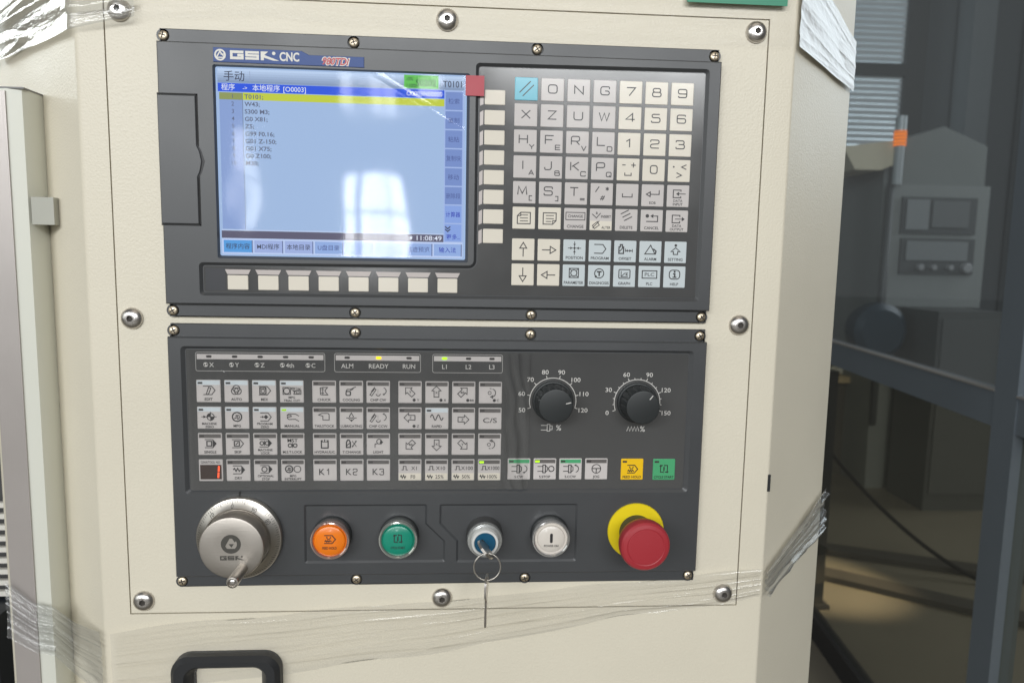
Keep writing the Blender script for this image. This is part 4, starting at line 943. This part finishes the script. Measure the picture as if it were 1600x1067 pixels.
def ringmat(name, col, r=.12): return mat(name, col, r, metal=.75, coat=.5)
pushbutton(-87.6, 'orange feed hold push button in a clear ring', mat('orange_cap', (0.85, 0.20, 0.006), 0.30, coat=.3), ringmat('orange_ring', (0.55, 0.40, 0.36)), s_fh, None)
pushbutton(-34.8, 'green cycle start push button in a silver ring', mat('green_cap', (0.005, 0.24, 0.155), 0.30, coat=.3), ringmat('silver_ring', (0.50, 0.52, 0.48)), s_cs, None)
pushbutton(86.2, 'white power on push button in a silver ring', mat('white_cap', (0.66, 0.61, 0.55), 0.32, coat=.3), ringmat('silver_ring_b', (0.56, 0.55, 0.54)), s_po, None, 11.0)
# key switch
kx = 33.3; t = thing('key_switch', 'silver key lock switch with a blue core between the push buttons', 'key switch', (kx*mm, YF+.0012, -.1724)); P = (kx*mm, 0, -.1724)
b = MB(); b.lathe([(r*mm, Y(y)) for r, y in [(14.6, 1.2), (14.6, -3.0), (14.2, -9.5), (13.8, -10)]], 40); put('base_collar', b.make('base_collar', angle=30), mat('collar_grey', (.05, .05, .05), .35), t, P)
b = MB(); b.lathe([(r*mm, Y(y)) for r, y in [(13.7, -9.6), (14.1, -10.6), (14.1, -13), (13.4, -14.2), (11.4, -14.6), (11.0, -14.4)]], 48); put('bezel_ring', b.make('bezel_ring', angle=35), ringmat('satin_ring', (0.52, 0.53, 0.52), .25), t, P)
b = MB(); b.lathe([(r*mm, Y(y)) for r, y in [(10.9, -14), (10.8, -18.2), (10.2, -19.2), (8.6, -19.4), (8.4, -18.4)]], 48); put('inner_ring', b.make('inner_ring', angle=35), mat('white_ring', (.62, .62, .60), .35), t, P)
b = MB(); b.lathe([(r*mm, Y(y)) for r, y in [(8.4, -17.8), (8.3, -19.0), (7.8, -19.4), (.4, -19.4)]], 40); co = put('lock_core', b.make('lock_core', angle=35), mat('blue_core', (0.004, 0.075, 0.15), 0.32), t, P)
b = MB(); b.box(-4.2*mm, 4.2*mm, Y(-19.55), Y(-19.3), -.8*mm, .8*mm); sl = put('key_slot', b.make('key_slot'), GAP, co, P); sl.rotation_euler = (0, math.radians(48), 0)
# key in the lock with split ring and spare key
kt = thing('key_bunch', 'steel keys on a split ring, one turned in the lock and one hanging', 'keys', (34.2*mm, -.045, -.2327))
b = MB(); a = math.radians(-48); u = Vector((math.cos(a), 0, math.sin(a))); yv = Vector((0, -1, 0)); c0 = Vector((kx*mm, Y(-19.4), -.1724)); nn = u.cross(yv)
def keyplate(b, outline, th, c0, u, v, n, hole=None):
    rings = []
    for s in (-1, 1):
        base = len(b.v); b.v += [tuple(c0+u*x*mm+v*y*mm+n*s*th*mm/2) for x, y in outline]; rings.append(list(range(base, base+len(outline))))
    b.bridge(rings[0], rings[1]); b.cap(rings[0]); b.cap(rings[1])
bow = [(-2.6, -1), (2.6, -1), (2.6, 4), (6.6, 6), (8.4, 10), (8.0, 15), (5, 19), (0, 20.4), (-5, 19), (-8.0, 15), (-8.4, 10), (-6.6, 6), (-2.6, 4)]
keyplate(b, bow, 1.9, c0, u, yv, nn); put('key_bow', b.make('key_bow', angle=30), CHROME, kt)
b = MB(); rc_ = Vector((34.6*mm, -.0445, -.1838)); pts = [(rc_.x+10.1*mm*math.cos(2*PI*i/40), rc_.y+1.2*mm*math.sin(2*PI*i/40), rc_.z+10.1*mm*math.sin(2*PI*i/40)) for i in range(40)]
b.tube(pts, .62*mm, 8, True); put('split_ring', b.make('split_ring', smooth=True), CHROME, kt)
b = MB(); blade = [(0, 0)]
cc = Vector((34.3*mm, -.0445, -.1925)); u2 = Vector((.14, .99, 0)).normalized(); v2 = Vector((-.01, 0, -1)).normalized(); n2 = u2.cross(v2)
outl = [(-3, -2), (3, -2), (8, 1), (9.5, 7), (8, 13), (4, 16.5), (3.4, 18), (3.4, 22), (2.4, 23.2), (3.4, 24.6), (2.2, 26), (3.4, 27.6), (2.4, 29.2), (3.4, 30.6), (2.0, 32.4), (3.2, 34), (2.4, 36.2), (.6, 40.5), (-2.4, 38.6), (-3.4, 36), (-3.4, 18), (-4, 16.5), (-8, 13), (-9.5, 7), (-8, 1)]
keyplate(b, outl, 1.5, cc, u2, v2, n2); put('spare_key', b.make('spare_key', angle=30), STEEL, kt)
# emergency stop
ex, ez = 156.8, -170.4; t = thing('emergency_stop', 'red mushroom emergency stop button on a yellow ring', 'emergency stop', (ex*mm, YF, ez*mm)); P = (ex*mm, 0, ez*mm)
b = MB(); b.lathe([(r*mm, Y(y)) for r, y in [(23.2, 0), (23.2, -1.4), (22.6, -2.2), (13.0, -2.4)]], 64); put('warning_ring', b.make('warning_ring', angle=30), mat('safety_yellow', (0.80, 0.62, 0.008), 0.42), t, P)
b = MB(); b.lathe([(r*mm, Y(y)) for r, y in [(14.0, -2.2), (13.8, -6), (12.6, -12), (12.2, -19)]], 48); put('collar', b.make('collar', angle=30), mat('collar_dark', (.035, .04, .042), .4), t, P)
b = MB()
def knurl(k, i, n): return 1.0-(.012 if (i % 2 and k in (1, 2)) else 0)
b.lathe([(r*mm, Y(y)) for r, y in [(12.0, -17), (16.2, -18.5), (18.8, -22), (19.7, -27), (19.7, -31), (19.0, -33.2), (17.6, -34.4), (14.8, -35.0), (14.3, -34.75), (14.0, -35.05), (7, -35.5), (.4, -35.6)]], 120, mod=knurl); put('mushroom_head', b.make('mushroom_head', angle=28), mat('stop_red', (0.36, 0.026, 0.036), 0.42, bump=(400, .06)), t, P)

# ------------------------------------------------------------------ door edge to the left of the cabinet
dp = thing('sliding_door', 'pale sliding guard door edge with brushed steel face at the far left', 'door', (-.36, .06, -1.28))
b = MB(); zt = .1705
prof = [(-.3572, .0300), (-.3362, .0275), (-.3262, .0300), (-.3240, .0360), (-.3240, .0560), (-.3580, .0560)]
def vext(prof, z0, z1):
    b = MB(); n = len(prof); b.v = [(x, y, z0) for x, y in prof]+[(x, y, z1) for x, y in prof]
    for i in range(n): j = (i+1) % n; b.f.append((i, j, n+j, n+i))
    b.f += [tuple(range(n)), tuple(range(n, 2*n))]; return b
GREENW = mat('pale_door_paint', (0.64, 0.645, 0.575), 0.4, bump=(300, .1), var=.03, vscale=8)
put('edge_profile', vext(prof, BOT, zt).make('edge_profile', angle=25), GREENW, dp)
put('steel_face', vext([(-.3566, .0297), (-.3366, .0272), (-.3366, .0262), (-.3572, .0288), (-.3600, .0330), (-.3590, .0330)], BOT, zt-.002).make('steel_face'), mat('brushed_panel', (0.50, 0.46, 0.44), .38, metal=.55, bump=(40, .25), aniso=(40, 40, 1), var=.06, vscale=12), dp)
b = MB(); b.box(-.3585, -.3235, .0275, .057, zt, zt+.0012); put('end_cap', b.make('end_cap'), mat('cap_grey', (.2, .2, .2), .5), dp)
b = MB(); b.box(-.3240, -.3072, .0300, .0480, .0680, .0893); put('latch_block', b.make('latch_block'), mat('latch_grey', (.38, .38, .33), .45, var=.05, vscale=40), dp)
# machine seen past the door edge
b = MB(); b.box(-.75, -.545, .30, .60, BOT, -.395); mb_ = put('machine_base', b.make('machine_base'), mat('navy_paint', (.012, .016, .022), .45), None); tag(mb_, 'dark navy machine base at the lower left edge', 'machine base')
gr = thing('guard_grille', 'white wire grille above the navy base at the left edge', 'grille', (-.6, .35, -.395))
for i in range(9):
    b = MB(); b.box(-.70, -.552, .346, .352, -.390+i*.0145, -.3835+i*.0145); put('wire', b.make('wire'), mat('white_wire', (.62, .60, .55), .4), gr)
b = MB(); b.box(-.5545, -.5495, .343, .349, -.395, -.255); put('frame_bar', b.make('frame_bar'), MATS['white_wire'], gr)
b = MB(); b.box(-.75, -.5515, .3600, .3700, -.395, .16); put('back_panel', b.make('back_panel'), mat('back_dark', (.05, .05, .05), .5), gr)

# ------------------------------------------------------------------ stretch film and stickers
def lerp(a, b, t): return a+(b-a)*t
def band(path):
    """path: list of (x, y, ztop, zbottom); returns interpolator along arc length"""
    L = [0]
    for p, q in zip(path, path[1:]): L.append(L[-1]+math.hypot(q[0]-p[0], q[1]-p[1]))
    T = L[-1]
    def f(u):
        s = u*T
        for i in range(len(L)-1):
            if s <= L[i+1] or i == len(L)-2:
                t = (s-L[i])/(L[i+1]-L[i]); p, q = path[i], path[i+1]; return [lerp(a, c, t) for a, c in zip(p, q)] + [math.atan2(q[1]-p[1], q[0]-p[0])]
    return f, T
FILM1 = film('stretch_film', 0.01, 0.08, tint=(.975, .977, .98), white=0.03, fres=1.42, bump=(4, .14, (4, 8, 1)))
FILM2 = film('stretch_film_crumpled', 0.05, 0.07, tint=(.93, .94, .945), white=0.06, fres=1.5, bump=(5, .5, (5, 10, 1)))
def wrap(name, m, path, nu, nv, amp, label, sx=5.0, sv=5.0, seed=0.0, rw=.75):
    f, T = band(path)
    def fn(u, v):
        x, y, zt_, zb, an = f(u); w = zt_-zb
        n = (math.sin(an), -math.cos(an))
        ed = .0022*nz(u*T*18, v*1.5+seed, 9)
        rg = (1-min(1, 2.2*abs(nz(u*T*2.2+v*.8, v*sv*1.1, seed+2))))**3 + .7*(1-min(1, 2.2*abs(nz(u*T*4.5-v*1.4, v*sv*1.7, seed+8))))**4
        d = abs(nz(u*T*sx, v*sv+u*T*2.0, seed))*amp*.8 + rg*amp*rw
        return (x+n[0]*d, y+n[1]*d, lerp(zb, zt_, v)+ed*(1 if v in (0, 1) else .3))
    nu, nv = int(nu*1.3), int(nv*1.9)
    base = (path[0][0], path[0][1], path[0][3])
    return film_sheet(name, m, 0, 1, 0, 1, nu, nv, fn, label, 'stretch film', base)
e = .0030
wrap('stretch_film', FILM1, [(-.264, -e, -.2545, -.3060), (-.189, -e, -.2443, -.2990), (-.1276, -e, -.2415, -.2917), (-.0671, -e, -.2343, -.2830), (.0045, -e, -.2304, -.2744), (.0678, -e, -.2245, -.2632), (.1467, -e, -.2178, -.2468), (.2209, -e, -.2110, -.2398), (.2668, -e, -.2066, -.2305)], 260, 40, .0005, 'clear stretch film band across the front under the operator panel', seed=1.0)
wrap('stretch_film', FILM2, [(.2705, -.0026, -.2060, -.2300), (.3072, .0330, -.1942, -.2200), (.3400, .0655, -.1815, -.2170), (.3694, .0958, -.1690, -.2140)], 90, 36, .0045, 'grey twisted stretch film on the right chamfer', sx=8, seed=3.0)
wrap('stretch_film', FILM2, [(-.3590, .0250, -.2225, -.2700), (-.3362, .0235, -.2405, -.2840), (-.3230, .0270, -.2460, -.2890), (-.2990, .0150, -.2540, -.3010), (-.2710, -.0030, -.2520, -.3070)], 110, 40, .0017, 'wrinkled clear film from the door edge to the cabinet corner, lower left', sx=7, seed=6.0)
wrap('stretch_film', FILM2, [(-.400, .128, .330, .2105), (-.330, .055, .320, .2085), (-.2720, -.0025, .310, .2065), (-.262, -e, .300, .2085), (-.225, -e, .300, .2165)], 110, 60, .0050, 'shiny crumpled film over the top left cabinet corner', sx=6, sv=5, seed=11.0)
wrap('stretch_film', film('stretch_film_thin', 0.0, 0.10, tint=(.98, .98, .98), white=0.02, fres=1.12, bump=(5, .3, (6, 8, 1))), [(-.225, -e, .300, .2165), (-.130, -e, .300, .2210), (.0, -e, .300, .2150), (.14, -e, .300, .2120), (.267, -e, .300, .2150)], 200, 36, .0010, 'faint clear film along the top above the display unit', seed=14.0)
wrap('stretch_film', film('stretch_film_glare', 0.45, 0.30, tint=(.75, .77, .78), white=0.55, fres=1.6, bump=(7, .8, (2.2, 2.6, 1))), [(.2712, -.0020, .285, .2150), (.3200, .0470, .268, .2110), (.3694, .0958, .2500, .2060)], 80, 50, .0034, 'crinkled film strip with painted white glare on the right chamfer', sx=9, sv=2.4, seed=21.0, rw=.22)  # milky white share stands in for glare off the film
b = MB(); b.box(.1810, .2590, -.0058, -.0050, .2435, .290); gs = put('green_sticker', b.make('green_sticker'), mat('sticker_green', (0.01, 0.22, 0.12), .4), None); tag(gs, 'green label at the top right of the cabinet front', 'sticker')

# ------------------------------------------------------------------ glazed partition, and objects behind it, most standing in for its reflections
def wx(y): return 1.066+.118*y
gp = thing('glass_partition', 'grey aluminium framed glass partition receding on the right', 'glass partition', (1.2, 1.4, -Z0))
ALU = mat('anodised_frame', (0.15, 0.175, 0.20), .38, metal=.25, bump=(300, .05), var=.06, vscale=6)
def wallbox(name, y0, y1, z0, z1, t0, t1, m, parent):
    """box lying in the partition plane: y range, z range, offset t0..t1 behind the plane"""
    nrm = Vector((1, -.118, 0)).normalized(); b = MB(); vs = []
    for z in (z0, z1):
        for y, t in ((y0, t0), (y1, t0), (y1, t1), (y0, t1)): vs.append(tuple(Vector((wx(y), y, z))+nrm*t))
    b.v = vs; b.f = [(0, 1, 2, 3), (4, 5, 6, 7), (0, 1, 5, 4), (1, 2, 6, 5), (2, 3, 7, 6), (3, 0, 4, 7)]; return put(name, b.make(name), m, parent)
for y0, y1 in ((.835, .9115), (-.30, -.22), (3.6, 3.68)): wallbox('post', y0, y1, -1.3, 1.9, 0, .05, ALU, gp)
for y0, y1 in ((.9115, 3.6), (-.22, .835)):
    wallbox('rail', y0, y1, -.300, -.222, .003, .045, ALU, gp)
    wallbox('rail_bead', y0, y1, -.2225, -.2185, -.002, .02, mat('bead_light', (.38, .36, .34), .35, metal=.5), gp)
    wallbox('bottom_rail', y0, y1, -1.3, -1.22, .003, .045, mat('black_rail', (.02, .02, .022), .4), gp)
    wallbox('top_rail', y0, y1, 1.82, 1.9, .003, .045, ALU, gp)
GLASS = film('tinted_glass', 0.05, 0.015, tint=(.80, .84, .86), fres=1.5, solid=True, white=.048)  # white share puts reflection haze into the upper panes
GLASSL = film('tinted_glass_lower', 0.03, 0.015, tint=(.78, .78, .72), fres=1.5, solid=True, white=.012)
for y0, y1 in ((.9115, 3.6), (-.22, .835)):
    for z0, z1 in ((-.2185, 1.82), (-1.22, -.300)):
        wallbox('pane', y0+.001, y1-.001, z0+.001, z1-.001, .020, .025, GLASS if z0 > -1 else GLASSL, gp)
# second machine, a reflection in the glass built as solid parts behind it
GM = mat('machine_grey', (.17, .18, .17), .5, var=.05, vscale=3); GMD = mat('machine_dark_grey', (.075, .08, .08), .5); GMP = mat('machine_panel', (.15, .155, .155), .4)
om = thing('other_machine', 'grey machine with control panel, a reflection built behind the glass', 'machine', (2.75, 3.9, -Z0))
def fbox(name, x0, x1, z0, z1, y0, y1, m, parent): b = MB(); b.box(x0, x1, y0, y1, z0, z1); return put(name, b.make(name), m, parent)
b = MB(); fr = [(2.45, -1.3), (3.06, -1.3), (3.03, .73), (2.76, .835), (2.42, .72)]; a0 = b.ring(fr, 4.3); a1 = b.ring(fr, 3.52); b.bridge(a0, a1); b.cap(a1); b.cap(a0); put('machine_body', b.make('machine_body'), GM, om)
fbox('control_cover', 2.47, 3.05, -.20, .50, 3.49, 3.519, mat('machine_cover', (.22, .23, .22), .5), om)
fbox('display_bezel', 2.52, 2.97, .222, .43, 3.475, 3.489, GMD, om); fbox('display_screen', 2.70, 2.92, .26, .41, 3.468, 3.474, GMP, om); fbox('keypad', 2.545, 2.68, .245, .415, 3.468, 3.474, mat('keypad_pale', (.22, .23, .23), .5), om)
fbox('operator_plate', 2.53, 2.975, -.01, .196, 3.475, 3.489, GMD, om); fbox('key_field', 2.56, 2.93, .07, .18, 3.468, 3.474, mat('keyfield', (.20, .21, .21), .5), om)
for x, r in ((2.92, .028), (2.82, .016), (2.72, .016), (2.64, .018)):
    b = MB(); b.lathe([(r, 3.4745), (r, 3.44), (r*.8, 3.435)], 16, x, .03); put('button', b.make('button', angle=30), mat('button_pale', (.30, .30, .30), .4), om)
b = MB(); b.tube([(2.44, 3.47, -.9), (2.44, 3.47, .60)], .018, 10); put('conduit', b.make('conduit', smooth=True), GMD, om)
st = thing('signal_tower', 'slim signal tower lamp with a lit orange section, a reflection built behind the glass', 'signal lamp', (2.452, 3.44, .49))
b = MB(); b.lathe([(.028, 0), (.028, .001)], 16)
def vcyl(name, r, z0, z1, m, parent, x, y): 
    b = MB(); b.tube([(x, y, z0), (x, y, z1)], r, 16); return put(name, b.make(name, angle=40), m, parent)
vcyl('pole', .026, .49, .705, mat('tower_grey', (.3, .32, .32), .3), st, 2.452, 3.44)
ob = vcyl('lit_section', .033, .705, .785, emis('tower_orange', (1.0, .22, .02), 1.6), st, 2.452, 3.44)
for i in range(4): vcyl('louvre', .0345, .715+i*.019, .720+i*.019, mat('tower_louvre', (.45, .2, .08), .4), st, 2.452, 3.44)
vcyl('clear_cap', .030, .785, .865, mat('tower_clear', (.35, .38, .38), .15), st, 2.452, 3.44)
b = MB(); fr = [(2.21, .570), (2.36, .570), (2.43, .60), (2.43, .735), (2.13, .695)]; a0 = b.ring(fr, 3.9); a1 = b.ring(fr, 3.45); b.bridge(a0, a1); b.cap(a1); b.cap(a0); bb = put('lamp_hood', b.make('lamp_hood'), mat('beige_hood', (.62, .55, .40), .5), None); tag(bb, 'beige hood box left of the signal tower behind the glass', 'hood')
# window with blinds
wd = thing('window', 'pale hall window with horizontal blinds, a reflection built behind the glass, top right', 'window', (3.0, 6.5, -.2))
WY = 6.5
def pr(u): return u
fbox('window_pane', 3.4, 4.27, .2, 3.6, WY, WY+.02, emis('window_sky', (.48, .54, .57), 4.2), wd)
fbox('window_mullion', 4.25, 4.45, .1, 3.7, WY-.10, WY-.01, GMD, wd); fbox('window_transom', 3.4, 4.25, 1.84, 1.955, WY-.12, WY-.02, GMD, wd)
b = MB()
for i in range(58): b.box(3.42, 4.245, WY-.065, WY-.02, .25+i*.056, .25+i*.056+.043)
bl = put('blind_slats', b.make('blind_slats'), mat('blind_slat', (.74, .77, .78), .5), wd); bl['kind'] = 'stuff'
# wall behind, round fan, cabinets, bench
fbox_w = fbox('back_wall', 2.0, 9.0, -1.3, 4.0, 7.2, 7.3, mat('hall_wall', (.12, .13, .135), .7), None); fbox_w['kind'] = 'structure'
for x0, x1 in ((4.62, 4.74), (5.25, 5.5), (6.0, 6.12)):
    hc = fbox('hall_column', x0, x1, -1.3, 4.0, 6.9, 7.15, mat('column_grey', (.20, .215, .22), .6), None); tag(hc, 'grey hall column at the back wall behind the glass', 'column', 'columns along the hall back wall')
b = MB(); b.lathe([(.01, 3.30), (.12, 3.30), (.155, 3.33), (.16, 3.40), (.14, 3.46), (.01, 3.47)], 32, 2.36, -.33); fn_ = put('drum_fan', b.make('drum_fan', angle=30), mat('navy_drum', (.018, .035, .05), .4), None); tag(fn_, 'round dark blue drum low behind the glass', 'drum')
ds = thing('steel_cabinet', 'dark steel cabinet in front of the other machine', 'cabinet', (2.74, 3.3, -Z0))
fbox('cabinet_body', 2.55, 2.93, -1.3, -.20, 3.12, 3.46, mat('cabinet_dark', (.075, .078, .075), .5), ds); fbox('cabinet_door', 2.57, 2.91, -1.2, -.24, 3.108, 3.119, mat('cabinet_dark2', (.085, .088, .085), .5), ds)
tb = thing('work_bench', 'low warm wooden bench with white cloth behind the lower glass', 'bench', (2.9, 4.3, -Z0))
fbox('bench_top', 2.25, 4.0, -.70, -.66, 3.75, 4.8, mat('bench_wood', (.42, .32, .18), .5, var=.2, vscale=5), tb); fbox('bench_front', 2.26, 3.98, -1.3, -.72, 3.80, 3.84, mat('bench_brown', (.065, .058, .046), .6), tb)
b = MB(); pts = []
for i in range(9): pts.append((2.35+i*.06, 3.86+.03*math.sin(i*1.9), -.640+.012*math.sin(i*2.3)))
b.tube(pts, [.012, .025, .02, .028, .018, .026, .022, .016, .008], 10); cl = put('cloth_roll', b.make('cloth_roll', smooth=True), mat('white_cloth', (.6, .58, .52), .8), None); tag(cl, 'crumpled white cloth on the wooden bench', 'cloth')
b = MB(); pts = [(1.62+.10*math.sin(t*.1)+t*.028, 2.55-.018*t, -.72-.58*(1-(1-t/22)**2)) for t in range(23)]; b.tube(pts, .009, 8); cb = put('power_cable', b.make('power_cable', smooth=True), mat('cable_black', (.008, .008, .009), .85, spec=.2), None); tag(cb, 'black cable curving down to the floor behind the lower glass', 'cable')
b = MB(); b.tube([(1.40, 2.10, -1.292), (1.75, 1.95, -1.292), (2.1, 2.02, -1.292), (2.5, 1.9, -1.292)], .012, 8); 
PBK = mat('shadow_strip_dark', (.030, .027, .022), .7, var=.3, vscale=9)  # dark boards added in place of diagonal shadows across the sun patch
for i, lb in ((1, 'dark strip added as a shadow band on the floor behind the lower glass, farther one'), (3, 'dark strip added as a shadow band on the floor behind the lower glass, nearer one')):
    ang = math.radians(138+i*6); u = Vector((math.cos(ang), math.sin(ang), 0)); n = Vector((-u.y, u.x, 0)); c = Vector((0.10, 0.06, 0)) - n*(-.34+i*.16)
    w_ = .05; b = MB(); q = [c-u*.8-n*w_, c+u*.7-n*w_*.9, c+u*.7+n*w_, c-u*.8+n*w_]
    b.v = [(p.x, p.y, z) for z in (0.001, .026) for p in q]; b.f = [(0, 1, 2, 3), (4, 5, 6, 7), (0, 1, 5, 4), (1, 2, 6, 5), (2, 3, 7, 6), (3, 0, 4, 7)]
    tag(put('shadow_strip', b.make('shadow_strip'), PBK, None, (1.66, 2.36, -Z0)), lb, 'shadow_strip', 'shadow strips on the hall floor')
bp_ = thing('black_bollard', 'black upright post just beyond the cabinet edge', 'post', (1.36, 2.05, -Z0)); fbox('post_body', 1.375, 1.44, -1.285, -.36, 2.05, 2.10, mat('post_black', (.010, .012, .014), .4), bp_); fbox('foot_plate', 1.36, 1.46, -1.3, -1.285, 2.03, 2.12, mat('post_foot', (.02, .02, .02), .5), bp_)
# sun patch on the hall floor behind the glass (sunlight through a low window)
sd = bpy.data.lights.new('floor_sun_patch', 'SPOT'); sd.energy = 2000; sd.spot_size = math.radians(11); sd.spot_blend = .8; sd.color = (1, .80, .55); sd.shadow_soft_size = .03
so = bpy.data.objects.new('floor_sun_patch', sd); COL.objects.link(so); so.location = (3.4, .6, Z0+1.5); so.rotation_euler = (Vector((1.50, 2.30, 0))-Vector((3.4, .6, Z0+1.5))).to_track_quat('-Z', 'Y').to_euler()
